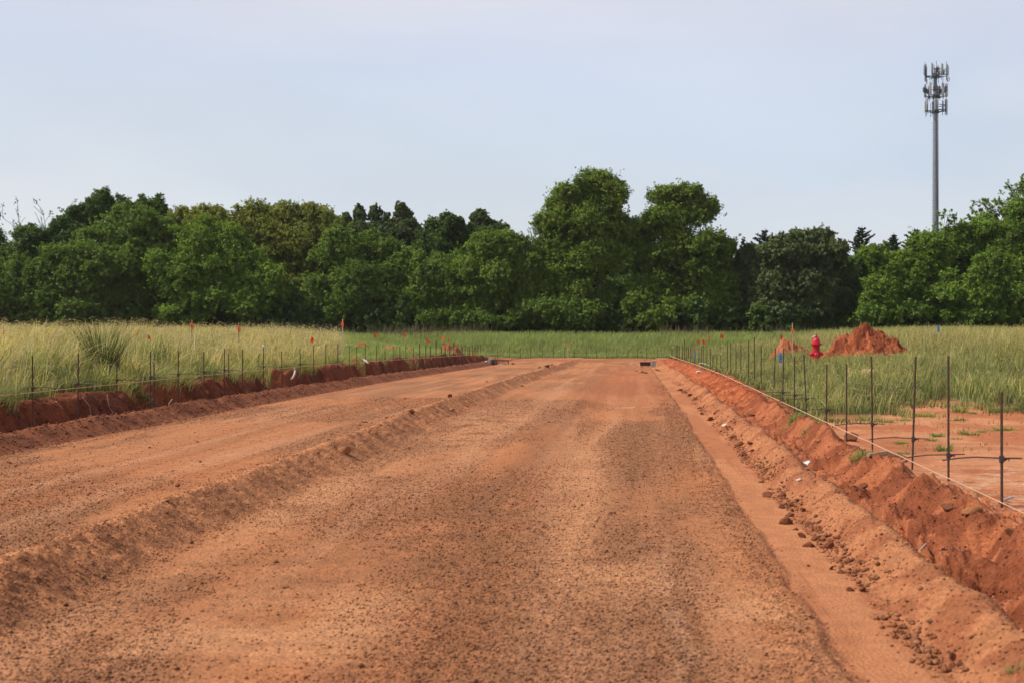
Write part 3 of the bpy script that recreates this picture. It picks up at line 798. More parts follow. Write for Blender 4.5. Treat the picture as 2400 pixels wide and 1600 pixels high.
def trunk_mesh(base, lobes, r0, mat, nlimb=7):
    mb = MB()
    top = max(lobes, key=lambda l: l[0][2])
    b = Vector((0, 0, -.3)); t = Vector(top[0])
    n = 7
    pts = [b.lerp(t, i / n) + Vector((random.uniform(-.2, .2), random.uniform(-.2, .2), 0)) * (1 if 0 < i < n else 0) for i in range(n + 1)]
    # the trunk leans from its foot to the top lobe
    mb.tube(pts, [r0 * (1 - .8 * i / n) for i in range(n + 1)], 8)
    ls = sorted(lobes, key=lambda l: -l[1][0] * l[1][2])[:nlimb]
    for (c, r) in ls:
        c = Vector(c)
        s = pts[min(n - 1, max(1, int(n * .75 * max(.1, c.z - .8 * r[2]) / max(1, t.z))))]
        mid = s.lerp(c, .5) + Vector((random.uniform(-.3, .3), random.uniform(-.3, .3), .3))
        mb.tube([s, mid, c, c + Vector((random.uniform(-.4, .4), random.uniform(-.4, .4), r[2] * .6))], [r0 * .42, r0 * .3, r0 * .18, r0 * .06], 6)
        for _ in range(3):
            e = c + Vector((random.uniform(-1, 1) * r[0], random.uniform(-1, 1) * r[1], random.uniform(-.4, .9) * r[2])) * .75
            mb.tube([mid, mid.lerp(e, .5) + Vector((0, 0, .15)), e], [r0 * .2, r0 * .12, r0 * .04], 5)
    return mb.mesh('trunk', mat)

def back(Y): return 131 + (Y - 114) * .52 if Y < 146 else Y + 1.5

def tree(kind, Y, lobes_px, label, pal, cat='tree', group=None, r0=None, depth=.85, trunk_x=None, mat=None, **kw):
    Y = back(Y)
    bx = trunk_x if trunk_x is not None else sum(l[0] * l[2] * l[3] for l in lobes_px) / sum(l[2] * l[3] for l in lobes_px)
    X = (bx - CX) * Y / F
    Z = hz(X, Y)
    root = empty(kind, (X, Y, Z))
    tag(root, label, cat, group)
    s = Y / F
    lobes = []
    for l in lobes_px:
        px, py, rx, ry = l[:4]
        dy = l[4] if len(l) > 4 else random.uniform(-.8, .8)
        p = at(px, py, Y)
        lobes.append(((p.x - X, dy, p.z - Z), (rx * s * 1.08, max(.9, rx * s * depth), ry * s * 1.06)))
    H = max(c[2] + r[2] for c, r in lobes)
    obj('crown', crown_mesh('crown', lobes, pal, **kw), root)
    obj('trunk', trunk_mesh((0, 0, 0), lobes, r0 or .018 * H + .05, mat or M_bark), root)
    return root

def conifer(px, top, base_w, Y, label, lean=0.0, n=34):
    X = (px - CX) * Y / F; Z = hz(X, Y)
    H = at(px, top, Y).z - Z
    root = empty('conifer', (X, Y, Z)); tag(root, label, 'tree', 'conifers behind the tree line')
    Wm = base_w * Y / F * 1.15
    dk, md, lt = (np.array(c) for c in PAL['conifer'])
    P, NR = [], []
    mb = MB()
    mb.tube([(0, 0, -.3), (lean * .3, 0, H * .5), (lean, 0, H)], [.16, .09, .015], 7)
    for wv in range(n):
        t = wv / n
        z = H * (.12 + .86 * t)
        for j in range(7):
            ln = (Wm * (1 - t) ** .85 * (.55 + .75 * random.random()) + .10) * (1.25 if wv % 2 else .8)
            a = random.random() * 6.283
            up = .55 * (t - .35)
            d = np.array([math.cos(a), math.sin(a), up])
            m = int(40 * ln + 12)
            tt = rng.random(m) ** .75
            pts = np.array([lean * t * t, 0, z]) + d * (ln * tt)[:, None] + rng.normal(size=(m, 3)) * np.array([.07, .07, .05]) * (1.2 - .7 * t)
            pts[:, 2] += .18 * ln * tt * tt
            P.append(pts); NR.append(rng.normal(size=(m, 3)) * .6 + np.array([0, 0, .8]))
            mb.tube([(lean * t * t, 0, z), tuple(np.array([lean * t * t, 0, z]) + d * ln * .8)], [.025, .006], 4)
    P = np.concatenate(P); NR = np.concatenate(NR)
    T = rng.random(len(P))
    col = np.where((T < .5)[:, None], dk + (md - dk) * (T * 2)[:, None], md + (lt - md) * (T * 2 - 1)[:, None])
    v, q, c = leaf_cards(P, NR, .10 + .10 * rng.random(len(P)), np.full(len(P), .4), col)
    obj('crown', np_mesh('crown', v, q, None, c, M_leaf), root)
    obj('trunk', mb.mesh('trunk', M_bark), root)

def bare_tree(px, top, spread, Y, label, leafy=.3, pal='grey', seed=1):
    rd = random.Random(seed)
    X = (px - CX) * Y / F; Z = hz(X, Y)
    H = at(px, top, Y).z - Z
    root = empty('sparse_tree', (X, Y, Z)); tag(root, label, 'tree')
    mb = MB(); tips = []
    W = spread * Y / F / 2
    def br(p, d, ln, r, lv):
        pts = [p]; q = p
        for i in range(4):
            d = (d + Vector((rd.uniform(-.22, .22), rd.uniform(-.22, .22), rd.uniform(-.05, .14)))).normalized()
            q = q + d * ln / 4; pts.append(q)
        mb.tube(pts, [max(.026, r * q_) for q_ in (1, .85, .7, .55, .4)], 5 if lv else 8)
        if lv >= 4 or ln < .35:
            tips.extend(pts[2:]); return
        for k in range(rd.choice((2, 3, 3))):
            s = pts[rd.choice((2, 3, 4))]
            nd = (d + Vector((rd.uniform(-.9, .9), rd.uniform(-.9, .9), rd.uniform(-.1, .5)))).normalized()
            br(s, nd, ln * rd.uniform(.5, .75), r * .48, lv + 1)
    mb.tube([(0, 0, -.3), (0, 0, H * .3)], [.2, .15], 8)
    for k in range(6):
        a = k * 1.05 + rd.uniform(-.3, .3)
        d = Vector((math.cos(a) * W / H * 1.7, math.sin(a) * W / H * 1.7, 1)).normalized()
        br(Vector((0, 0, H * .28)), d, H * rd.uniform(.4, .52), .085, 1)
    me = mb.mesh('trunk', M_barkpale)
    zmax = max(v.co.z for v in me.vertices)
    k = H / zmax
    for v in me.vertices: v.co *= (1 if v.co.z < 0 else k)
    obj('trunk', me, root)
    tp = np.array([list(t) for t in tips]) * k
    tp = tp[rng.random(len(tp)) < leafy]
    P = np.repeat(tp, 7, 0) + rng.normal(size=(len(tp) * 7, 3)) * .16
    dk, md, lt = (np.array(c) for c in PAL[pal])
    col = dk + (lt - dk) * rng.random((len(P), 1))
    v, q, c = leaf_cards(P, rng.normal(size=P.shape) + np.array([0, 0, .6]), .09 + .08 * rng.random(len(P)), np.full(len(P), .5), col)
    obj('crown', np_mesh('crown', v, q, None, c, M_leaf), root)

G = 'trees of the tree line behind the field'
def build_trees():
    # --- left
    tree('leafy_tree', 140, [(-30, 600, 70, 55), (55, 590, 55, 45), (35, 650, 80, 70), (90, 560, 30, 25)], 'dark green tree at the left frame edge below the bare branches', 'dark', group=G)
    bare_tree(62, 462, 150, 150, 'nearly bare tree with pale thin branches at the far left skyline', .22, seed=4)
    tree('leafy_tree', 122, [(50, 690, 85, 80), (160, 670, 105, 85), (110, 735, 120, 50), (-60, 690, 90, 90), (215, 640, 60, 55), (180, 610, 40, 30)],
         'low rounded feathery tree in front at the far left, drooping to the grass', 'feather', group=G, clump=.8)
    tree('leafy_tree', 146, [(190, 520, 36, 38), (232, 490, 30, 34), (275, 505, 24, 45), (215, 590, 75, 70), (160, 560, 40, 40)],
         'dark tree with knobbly upright top, left one of the two dark skyline tops', 'dark', group=G, clump=.7, spiky=.3)
    tree('leafy_tree', 147, [(345, 490, 18, 36), (370, 500, 24, 38), (325, 500, 26, 28), (345, 560, 60, 60)],
         'dark tree with knobbly upright top, right one of the two dark skyline tops', 'dark', group=G, clump=.7, spiky=.3)
    tree('leafy_tree', 130, [(310, 545, 95, 52), (245, 590, 75, 55), (335, 640, 105, 80), (250, 690, 90, 65), (330, 730, 95, 45)],
         'soft feathery tree below the two dark skyline tops', 'feather', group=G, clump=.75)
    tree('leafy_tree', 124, [(470, 570, 75, 55), (530, 620, 85, 75), (450, 660, 65, 70), (500, 700, 100, 60), (440, 735, 60, 32), (590, 690, 70, 80), (390, 640, 40, 60)],
         'bright layered tree left of the yellowish crowns, with light sprays low down', 'bright', group=G, clump=.85)
    tree('leafy_tree', 139, [(440, 520, 55, 26), (500, 525, 60, 34), (420, 560, 50, 40), (470, 600, 90, 60)],
         'pale yellow green crown rising behind the bright layered tree', 'yellow', group=G, clump=.75)
    tree('leafy_tree', 137, [(600, 512, 50, 30), (660, 515, 60, 35), (620, 580, 90, 70), (690, 610, 80, 80), (630, 690, 120, 80)],
         'broad tree with flat yellowish top, left of the darker yellowish crown', 'yellow', group=G, clump=.8)
    tree('leafy_tree', 136, [(745, 512, 46, 34), (770, 545, 40, 36), (730, 590, 70, 60), (740, 690, 90, 85)],
         'darker tree with yellow tinted dome beside the broad flat topped crown', 'yellow', group=G, clump=.75)
    tree('leafy_tree', 130, [(800, 600, 60, 55), (855, 600, 75, 50), (920, 640, 62, 60), (850, 680, 100, 75), (790, 735, 120, 38), (930, 710, 62, 60), (740, 700, 60, 60)],
         'dense dark feathery tree in front of the spiky skyline tops', 'feather', group=G, clump=.8)
    tree('leafy_tree', 149, [(845, 512, 12, 26), (882, 508, 14, 28), (906, 522, 9, 22), (940, 512, 20, 30), (964, 524, 9, 24), (815, 520, 12, 18), (900, 560, 80, 36), (850, 545, 30, 24), (880, 542, 30, 26), (915, 545, 34, 24), (950, 545, 34, 26)],
         'tree with a row of narrow upright spikes on the skyline', 'grey', group=G, clump=.5, spiky=.6, leaf=.13)
    tree('leafy_tree', 146, [(1010, 555, 36, 34), (1062, 535, 30, 30), (1085, 550, 28, 30), (1040, 600, 68, 50)],
         'dark open tree behind, right of the spiky skyline tops', 'dark', group=G, clump=.65)
    tree('leafy_tree', 151, [(1128, 520, 26, 20), (1165, 540, 28, 16), (1140, 565, 55, 30), (1128, 506, 12, 12)],
         'hazy grey green tree top peeping behind, before the gap by the tall trees', 'grey', group=G, clump=.6, leaf=.14)
    tree('leafy_tree', 127, [(1000, 640, 58, 46), (1050, 680, 60, 50), (1000, 710, 60, 40), (1030, 745, 90, 32), (960, 720, 50, 45), (1075, 640, 40, 50), (950, 640, 40, 50)],
         'low feathery tree with pale sprays, left of the rounded elm', 'feather', group=G, clump=.8)
    tree('leafy_tree', 125, [(1160, 600, 60, 52), (1205, 575, 36, 34), (1150, 665, 80, 70), (1205, 690, 60, 75), (1110, 730, 50, 40), (1235, 640, 30, 60)],
         'rounded mid height tree just left of the two tall trees', 'elm', group=G, clump=.8)
    tree('leafy_bush', 119, [(1105, 752, 46, 24), (1160, 760, 40, 16)], 'small light green bush at the foot of the rounded tree', 'feather', 'bush', clump=.6, r0=.05)
    # --- the two tall trees
    tree('tall_tree', 130, [(1390, 432, 46, 26), (1350, 465, 50, 36), (1430, 470, 40, 42), (1310, 480, 26, 34), (1365, 530, 85, 50), (1440, 540, 45, 45), (1300, 590, 55, 45), (1390, 610, 75, 55),
                          (1290, 670, 60, 60), (1350, 700, 90, 60), (1250, 690, 40, 60), (1290, 530, 36, 50)],
         'tallest tree, left of the pair of tall trees, with ragged top', 'elm', group=G, clump=.9, r0=.34, trunk_x=1395)
    tree('tall_tree', 131, [(1605, 455, 34, 22), (1555, 462, 36, 24), (1590, 510, 75, 46), (1655, 490, 26, 26), (1545, 520, 40, 44), (1640, 580, 68, 42), (1690, 590, 28, 36), (1560, 590, 60, 50),
                          (1620, 660, 90, 60), (1550, 715, 100, 55), (1680, 700, 46, 70)],
         'second tall tree with open rounded top, right of the tallest tree', 'elm', group=G, clump=.85, r0=.32, trunk_x=1590)
    tree('leafy_tree', 143, [(1500, 545, 46, 34), (1490, 590, 40, 40), (1540, 640, 50, 50), (1500, 715, 90, 60)], 'dark tree filling the gap between the two tall trees', 'dark', group=G, clump=.8)
    tree('leafy_bush', 121, [(1300, 735, 70, 40), (1350, 745, 60, 34), (1230, 745, 40, 28)], 'wide low bush at the foot of the tallest tree', 'feather', 'bush', clump=.65, r0=.06)
    tree('leafy_bush', 121, [(1490, 720, 30, 30), (1540, 748, 40, 26)], 'small dim bush below the gap between the two tall trees', 'elm', 'bush', clump=.6, r0=.05)
    # --- right
    conifer(1793, 534, 74, 150, 'dark pointed conifer just right of the two tall trees')
    conifer(2017, 528, 84, 150, 'dark pointed conifer right of the grey green bushy tree', lean=.15)
    conifer(2086, 545, 60, 150, 'small conifer with a crooked tip, left of the broad cedar', lean=.4)
    conifer(2150, 535, 100, 148, 'broad dark cedar just left of the antenna mast foot', n=44)
    tree('leafy_tree', 136, [(1755, 640, 50, 50), (1745, 700, 60, 66), (1780, 620, 40, 36)], 'grey green tree below the first conifer, right of the tall trees', 'grey', group=G, clump=.65, leaf=.14)
    tree('leafy_tree', 129, [(1890, 565, 52, 28), (1850, 600, 66, 40), (1930, 600, 50, 50), (1870, 660, 100, 60), (1950, 690, 60, 70), (1860, 725, 90, 45)],
         'wide grey green bushy tree between the two pointed conifers', 'grey', group=G, clump=.7, leaf=.14)
    tree('leafy_tree', 140, [(2000, 640, 40, 50), (2040, 620, 40, 40), (2010, 710, 50, 60)], 'dull brownish tree in the dark gap before the bright trees', 'dark', group=G, clump=.7)
    tree('leafy_tree', 117, [(2110, 640, 62, 46), (2075, 690, 50, 50), (2150, 690, 80, 66), (2100, 735, 80, 36), (2180, 610, 60, 50), (2040, 600, 22, 20)],
         'bright lime tree behind the big dirt mound', 'lime', group=G, clump=.8)
    tree('leafy_tree', 114, [(2265, 690, 70, 56), (2330, 650, 60, 56), (2290, 740, 90, 36), (2390, 700, 80, 80), (2240, 720, 50, 40)],
         'bright lime tree in front at the right edge, hanging to the grass', 'lime', group=G, clump=.8)
    tree('leafy_tree', 128, [(2265, 570, 50, 40), (2330, 555, 60, 40), (2395, 545, 60, 70), (2215, 590, 50, 40), (2310, 620, 100, 60)],
         'tall lime crowned tree behind, right of the antenna mast', 'lime', group=G, clump=.8)
    tree('leafy_tree', 126, [(2218, 508, 24, 14), (2236, 530, 22, 18), (2205, 545, 22, 22)], 'thin open branch top right beside the antenna mast', 'lime', group=G, clump=.45, dens=.45, sparse=True, r0=.1)
    tree('leafy_tree', 134, [(2300, 478, 22, 16), (2290, 510, 26, 24), (2340, 490, 30, 30), (2380, 450, 34, 24), (2410, 440, 30, 30), (2390, 500, 40, 34), (2450, 480, 40, 60)],
         'ragged tree with bare grey limbs at the upper right corner of the tree line', 'elm', group=G, clump=.5, dens=.6, sparse=True, r0=.22, mat=M_barkpale)
    # --- one dim mass of woodland further back
    lob = []
    for px in range(-250, 2800, 60):
        if 1395 < px < 1480: continue
        for (py, ry, yy) in ((700, 70, 158), (640, 50, 160), (735, 45, 154), (762, 36, 150)):
            if py == 640 and (1200 < px < 1300 or 1700 < px < 2000): continue
            p = at(px + random.uniform(-20, 20), py + random.uniform(-12, 12), yy)
            lob.append(((p.x, p.y, p.z), (3.0, 2.0, ry * yy / F)))
    for px in range(1400, 1480, 25):
        p = at(px, 735, 156); lob.append(((p.x, p.y, p.z), (2, 2, 1.9)))
    o = obj('woodland', crown_mesh('woodland', lob, 'dark', clump=1.2, dens=.45, leaf=.22))
    tag(o, 'dim mass of woodland behind the front trees', 'woods', kind='stuff')
    # undergrowth along the foot of the trees
    lob = []
    for px in np.arange(-120, 2550, 30):
        yy = random.uniform(136, 142)
        p = at(px + random.uniform(-20, 20), 760 + random.uniform(-14, 8), yy)
        lob.append(((p.x, p.y, p.z), (1.3, 1.2, 1.3 + random.random() * .8)))
    o = obj('undergrowth', crown_mesh('undergrowth', lob, 'dark', clump=.7, dens=.8, leaf=.16))
    tag(o, 'dark undergrowth along the foot of the tree line', 'bushes', kind='stuff')
build_trees()

# ------------------------------------------------------------------ dirt mounds and their bare rings
def mound(px, py, Y, wpx, hpx, label, seed, peaks=None, mat=M_soil, cols=((.42, .145, .065), (.30, .09, .04))):
    X = (px - CX) * Y / F; Z = hz(X, Y)
    rx = wpx * Y / F / 2; ry = max(.25, rx * .8)
    H = EYE - (py - HY) * Y / F - Z if hpx is None else hpx * Y / F
    n = 170
    u = np.linspace(-1.15, 1.15, n)
    U, V = np.meshgrid(u, u)
    peaks = peaks or [(0, 0, 1, 1.0)]
    z = np.zeros_like(U) - .05
    for (pu, pv, ph, pr) in peaks:
        d = np.sqrt((U - pu) ** 2 + (V - pv) ** 2) / pr
        z = np.maximum(z, ph * np.clip(1 - d ** 1.45, 0, 1))
    wx, wy = U * rx, V * ry
    rough = (billow(wx + seed, wy, .55, seed, 5) - .35) * .6 + (fbm(wx, wy + seed, .2, seed + 5, 4, .65) - .5) * .55 + (billow(wx, wy - seed, .15, seed + 7, 3) - .4) * .3
    zz = H * z * (.8 + .45 * vn(wx / .5 + seed, wy / .5, seed + 3)) + rough * (min(.6, H * .9) if H > 1 else H * .5) * np.clip(z * 3, 0, 1) * 1.1
    zz = np.where(z < 0, -.12, zz)
    c = lerp(np.array(cols[0]) + 0 * U[..., None], np.array(cols[1]), sm(.4, .62, fbm(wx, wy, .3, seed + 9, 4)))
    ii = np.arange(n * n).reshape(n, n)
    q = np.stack([ii[:-1, :-1], ii[:-1, 1:], ii[1:, 1:], ii[1:, :-1]], -1).reshape(-1, 4)
    P = np.stack([wx, wy, zz], -1)
    # follow the ground at the rim
    gz = height(X + wx, Y + wy) - Z
    P[..., 2] = P[..., 2] + gz
    me = np_mesh('dirt_mound', P.reshape(-1, 3), q, None, c.reshape(-1, 3), mat, True)
    o = obj('dirt_mound', me, None, (X, Y, Z))
    BARE.append((X, Y + ry * .15, rx * .7, ry * .5))
    return tag(o, label, 'dirt mound', 'dirt mounds left in the fields')
mound(2030, 757, 49, 255, 92, 'big heap of red clods right of the hydrant', 101,
      [(-.14, 0, .92, .52), (-.02, .05, 1.0, .50), (.14, .0, .82, .5), (-.34, .1, .70, .5), (.3, .05, .58, .5), (.52, -.05, .5, .45), (-.68, -.05, .30, .4), (.05, -.35, .55, .55)],
      cols=((.37, .105, .042), (.20, .052, .022)))
mound(1848, 787, 58, 120, 48, 'small heap of red clods left of the hydrant', 102, [(-.25, 0, .95, .62), (.1, .1, .9, .6), (.5, .1, .8, .5)])
mound(1773, 826, 48, 34, 14, 'small red bare patch among the right row of stakes', 103)
mound(534, 812, 44, 44, 16, 'flat red dirt heap in the left grass below the second lath', 104)
mound(655, 815, 45, 50, 16, 'flat red dirt heap in the left grass near the fallen orange flag', 105)
mound(848, 812, 72, 60, 17, 'low red heap just past the end of the tall grass', 106)
mound(912, 813, 74, 70, 15, 'long low red heap in the far left field, middle of three', 107)
mound(962, 814, 76, 34, 12, 'short low red heap in the far left field, farthest of three', 108)
mound(1064, 822, 82, 66, 26, 'red heap at the far end of the left bank', 109, [(-.5, 0, 1, .7), (.2, 0, .7, .8)])
mound(835, 836, 50, 56, 18, 'red clod heap on top of the left bank by the tall grass end', 110)
BARE.append((6.15, 47.6, .25, .3))

field_left(); field_right(); field_far()

# ------------------------------------------------------------------ loose clods
def clod_mesh(seed, mat, flat=.75, sub=3):
    bm = bmesh.new()
    bmesh.ops.create_icosphere(bm, subdivisions=sub, radius=1)
    rd = np.random.default_rng(seed)
    sx, sy, sz = 1 + .5 * (rd.random() - .5), 1 + .5 * (rd.random() - .5), flat * (1 + .3 * (rd.random() - .5))
    pl = rd.normal(size=(9, 3)); pl /= np.linalg.norm(pl, axis=1, keepdims=True); off = .32 + .42 * rd.random(9)
    for v in bm.verts:
        p = np.array(v.co)
        for a, o_ in zip(pl, off):                 # knock flat facets off the ball
            d = p @ a
            if d > o_: p = p - a * (d - o_) * .9
        k = 1 + .22 * (float(vn(p[0] * 2.3 + seed, p[1] * 2.3 + p[2] * 1.7, seed)) - .5) + .16 * (float(vn(p[0] * 5 + p[2] * 3, p[1] * 5 - seed, seed + 1)) - .5)
        v.co = Vector((p[0] * sx * k, p[1] * sy * k, p[2] * sz * k))
    me = bpy.data.meshes.new('dirt_clod'); bm.to_mesh(me); bm.free()
    me.polygons.foreach_set('use_smooth', np.ones(len(me.polygons), bool)); me.set_sharp_from_angle(angle=R(32))
    me.materials.append(mat)
    return me
CL = [clod_mesh(s, M_clod) for s in (1, 2, 3, 4)]
CLD = [clod_mesh(s, M_clodd) for s in (11, 12, 13, 14)]
CLT = [clod_mesh(s, M_clodt) for s in (21, 22)]
def clod(px, py, wpx, lib, label, group=None, k=0, flat=1.0, name='dirt_clod', cat='dirt clod', p=None):
    p = p or ground_hit(px, py)
    s = wpx * p.y / F / 2 * (1.25 if lib is CLD else 1.0)
    o = obj(name, lib[k % len(lib)], None, (p.x, p.y, p.z + s * .3 * flat))
    o.scale = (s, s * random.uniform(.8, 1.1), s * flat)
    o.rotation_euler = (0, 0, random.uniform(0, 6.28))
    return tag(o, label, cat, group)

gw = 'clods on the centre windrow'
clod(806, 1058, 30, CL, 'largest dirt clod, lying on the right slope of the centre windrow', gw, 0, 1.15)
wr = [(856, 990, 15, CL, 'pointed dirt clod on the windrow crest beyond the largest clod'),
      (842, 997, 14, CLT, 'pale flat clod just left of the pointed clod on the windrow crest'),
      (906, 981, 13, CL, 'small upright clod on the windrow crest, second past the largest clod'),
      (963, 968, 16, CLD, 'dark clod on the windrow crest by a slide of loose dirt'),
      (1054, 931, 14, CLD, 'dark clod on the windrow crest left of the lone tan clod'),
      (1060, 962, 20, CLT, 'lone flat tan clod at the foot of the windrow'),
      (880, 1016, 14, CLT, 'small tan clod on the windrow slope right of the largest clod'),
      (1095, 952, 9, CL, 'tiny clod at the windrow foot right of the lone tan clod'),
      (1265, 862, 8, CLD, 'small clod standing on the far end of the windrow crest, nearest of three'),
      (1282, 861, 11, CLD, 'brown clod on the far end of the windrow crest, middle of three'),
      (1291, 856, 7, CLD, 'thin clod on the far end of the windrow crest, farthest of three'),
      (1223, 905, 9, CLD, 'small dark clod at the windrow foot halfway up the road'),
      (418, 1140, 14, CLD, 'lone dark clod on the left lane near the windrow'),
      (84, 1356, 20, CLT, 'tan clod on the windrow slope at the near left'),
      (745, 1062, 13, CL, 'crumbled clod left of the largest clod on the windrow crest'),
      (470, 1082, 9, CLD, 'tiny dark clod on the left lane far from the windrow'),
      (1140, 895, 10, CLT, 'small tan clod on the windrow slope two thirds up the road')]
for i, (x_, y_, w_, lib, lb) in enumerate(wr): clod(x_, y_, w_, lib, lb, gw, i)
clod(1249, 1286, 22, CLT, 'pale flat stone lying alone in the middle of the right lane', None, 1, .45, 'stone', 'stone')
# dark clods along the smooth strip
gs = 'dark clods fallen along the smooth strip'
spots = [(1800, 1164, 22), (1835, 1161, 15), (1853, 1184, 17), (1831, 1187, 16), (1856, 1196, 12), (1852, 1209, 18), (1881, 1205, 16), (1846, 1226, 28), (1898, 1230, 17),
         (1878, 1258, 22), (1896, 1280, 24), (1942, 1283, 30), (1911, 1266, 20), (1996, 1384, 16), (2022, 1386, 20), (2111, 1472, 18), (2109, 1484, 14), (2232, 1540, 26), (2250, 1558, 15),
         (1895, 1326, 9), (2125, 1411, 10), (1678, 968, 14), (1645, 971, 11), (1665, 986, 16), (1741, 1069, 20), (1763, 1057, 14), (1720, 1026, 15), (1730, 1044, 17), (1757, 1045, 12),
         (1594, 915, 12), (1607, 921, 13), (1616, 928, 10), (1628, 938, 14), (1640, 958, 9), (1949, 1334, 14), (1972, 1342, 18), (1924, 1250, 13), (1865, 1241, 12), (1815, 1170, 10), (1906, 1241, 10)]
spots.sort(key=lambda s: -s[1])
for i, (x_, y_, w_) in enumerate(spots):
    sz = 'large' if w_ >= 20 else ('mid sized' if w_ >= 14 else 'small')
    clod(x_, y_, w_, CLD, f'{sz} dark clod beside the smooth strip, {nth(i + 1)} from the near end', gs, i)
# lumps on the right bank
gb = 'red lumps on the right bank'
lumps = [(1996, 1032, 40, 'wide crumbly red lump at the feet of the fifth and sixth stakes'), (1917, 1036, 22, 'small red lump on the bank edge left of the wide crumbly lump'),
         (2090, 1118, 30, 'dark red lump on the right bank below the pale dead branch'), (2225, 1205, 34, 'large red lump on the right bank, left of the deep hollow'),
         (2278, 1205, 44, 'largest dark lump at the right bank top near the last stake'), (2200, 1150, 22, 'lump on the bank top between the last two stakes'),
         (2020, 1150, 20, 'round lump halfway down the right bank above the clods'), (2300, 1290, 36, 'dark lump beside the deep hollow at the right edge'),
         (1890, 1098, 20, 'dark lump under the crumpled plastic litter'), (2370, 1250, 40, 'red lump at the right frame edge below the string'),
         (2205, 1290, 24, 'red lump on the lower bank left of the deep hollow'), (1700, 938, 16, 'red lump high on the far right bank'), (1760, 965, 18, 'red lump on the far right bank above the white stone')]
for i, (x_, y_, w_, lb) in enumerate(lumps): clod(x_, y_, w_, CL if i % 3 else CLD, lb, gb, i, .8)
clod(1699, 996, 16, [clod_mesh(31, M_stone)], 'small white stone on the loose windrow by the smooth strip', None, 0, .6, 'stone', 'stone')
clod(1637, 874, 18, [clod_mesh(32, M_stone)], 'white stone on the far right bank under the string', None, 0, .6, 'stone', 'stone')
clod(2215, 1268, 26, [clod_mesh(33, M_grey)], 'grey stone half buried in the right bank near the hollow', None, 0, .6, 'stone', 'stone')

# ------------------------------------------------------------------ rebar stakes
rod_me = MB().cone((0, 0, 0), (0, 0, 1), .011, .011, 8).mesh('rod', M_rust)
rod_far = MB().cone((0, 0, 0), (0, 0, 1), .022, .022, 6).mesh('rebar_stake', M_rust)
def clamp_mesh():
    mb = MB()
    mb.box((0, 0, 0), (.036, .034, .055), bevel=.006).box((.024, 0, 0), (.025, .02, .026), bevel=.004).cone((.03, 0, 0), (.06, 0, 0), .005, .005, 6)
    mb.cone((.055, 0, -.015), (.055, 0, .015), .004, .004, 6)
    return mb.mesh('clamp', M_steel)
clamp_me = clamp_mesh()
arm_me = {}
for sgn in (-1, 1):
    arm_me[sgn] = MB().tube([(-.16 * sgn, 0.012, .004), (0, .012, .003), (.2 * sgn, .012, .006), (.32 * sgn, .012, -.004), (.46 * sgn, .012, -.025)], .006, 6).mesh('cross_arm', M_steel)

def stake(X, Y, ztop, zarm, sgn, label, group, lean=0.0, far=False, cap=False, tangle=None):
    zb = hz(X, Y)
    L = max(.35, ztop - zb) + .12
    if far:
        o = obj('rebar_stake', rod_far, None, (X, Y, zb - .12))
        o.scale = (1, 1, L); o.rotation_euler = (random.uniform(-.02, .02), lean, 0)
        return tag(o, label, 'stake', group)
    root = empty('rebar_stake', (X, Y, zb))
    root.rotation_euler = (random.uniform(-.012, .012), lean, 0)
    tag(root, label, 'stake', group)
    r = obj('rod', rod_me, root, (0, 0, -.12)); r.scale = (1, 1, L)
    if zarm is not None:
        za = zarm - zb
        c = obj('clamp', clamp_me, root, (0, 0, za))
        a = obj('cross_arm', arm_me[sgn], root, (0, 0, za + .004))
        a.rotation_euler = (0, random.uniform(-.03, .03), random.uniform(-.25, .25) if Y > 14 else .05)
    if cap:
        MB().box((0, 0, L - .12), (.05, .05, .07), bevel=.012).build('tape_knot', M_white, root)
    return root

def szR(Y): return np.interp(Y, [0, 40, 55, 75, 100, 120], [.43, .41, .33, .17, -.03, -.1])   # right string height
def szL(Y): return np.interp(Y, [0, 30, 40, 52, 72, 100], [.75, .74, .70, .6, .42, .2])
gr = 'rebar stakes along the right bank'
RS = [(2348, 918, 0), (2223, 833, 0), (2138, 835, .03), (2045, 835, -.01), (1984, 852, 0), (1936, 853, .01), (1891, 830, -.045), (1862, 834, 0), (1834, 816, .02), (1813, 815, .04),
      (1784, 808, 0), (1768, 790, 0), (1754, 798, .01), (1737, 807, -.01), (1725, 808, 0), (1713, 803, -.01), (1705, 801, 0), (1689, 832, 0), (1680, 830, 0), (1670.5, 831, .01), (1665, 815, 0), (1657, 810, 0),
      (1649, 809, 0), (1644, 811, 0), (1638, 816, 0), (1628.5, 805, 0), (1619, 812, 0), (1613.5, 814, 0), (1609.5, 812, 0), (1604, 795, 0), (1599, 810, 0), (1592, 809, 0), (1588, 808, 0), (1585.5, 808, 0),
      (1582, 808, 0), (1577, 815, 0), (1574, 815, 0)]
for i, (px, ty, ln) in enumerate(RS):
    X = 3.0 if i < 19 else 2.85
    if i == 0: X = 2.85
    Y = F * X / (px - CX)
    lb = f'dark rusty rebar stake by the right bank string, {nth(i + 1)} from the right edge'
    if i == 0: lb = 'thick looking rusty rebar stake nearest the right edge, standing where the string ends'
    if i == 6: lb = 'leaning rusty rebar stake whose top stands just below the hydrant'
    zt = EYE - (ty - HY) * Y / F
    za = None
    if i in (0, 1, 2, 3, 5, 6, 7, 8, 9, 11, 12) : za = [.625, .435, .46, .455, None, .40, .46, .44, .40, .38, None, .33, .36][i] if i < 13 else None
    stake(X, Y, zt, za, -1, lb, gr, ln, far=Y > 66)
gl = 'rebar stakes along the left bank'
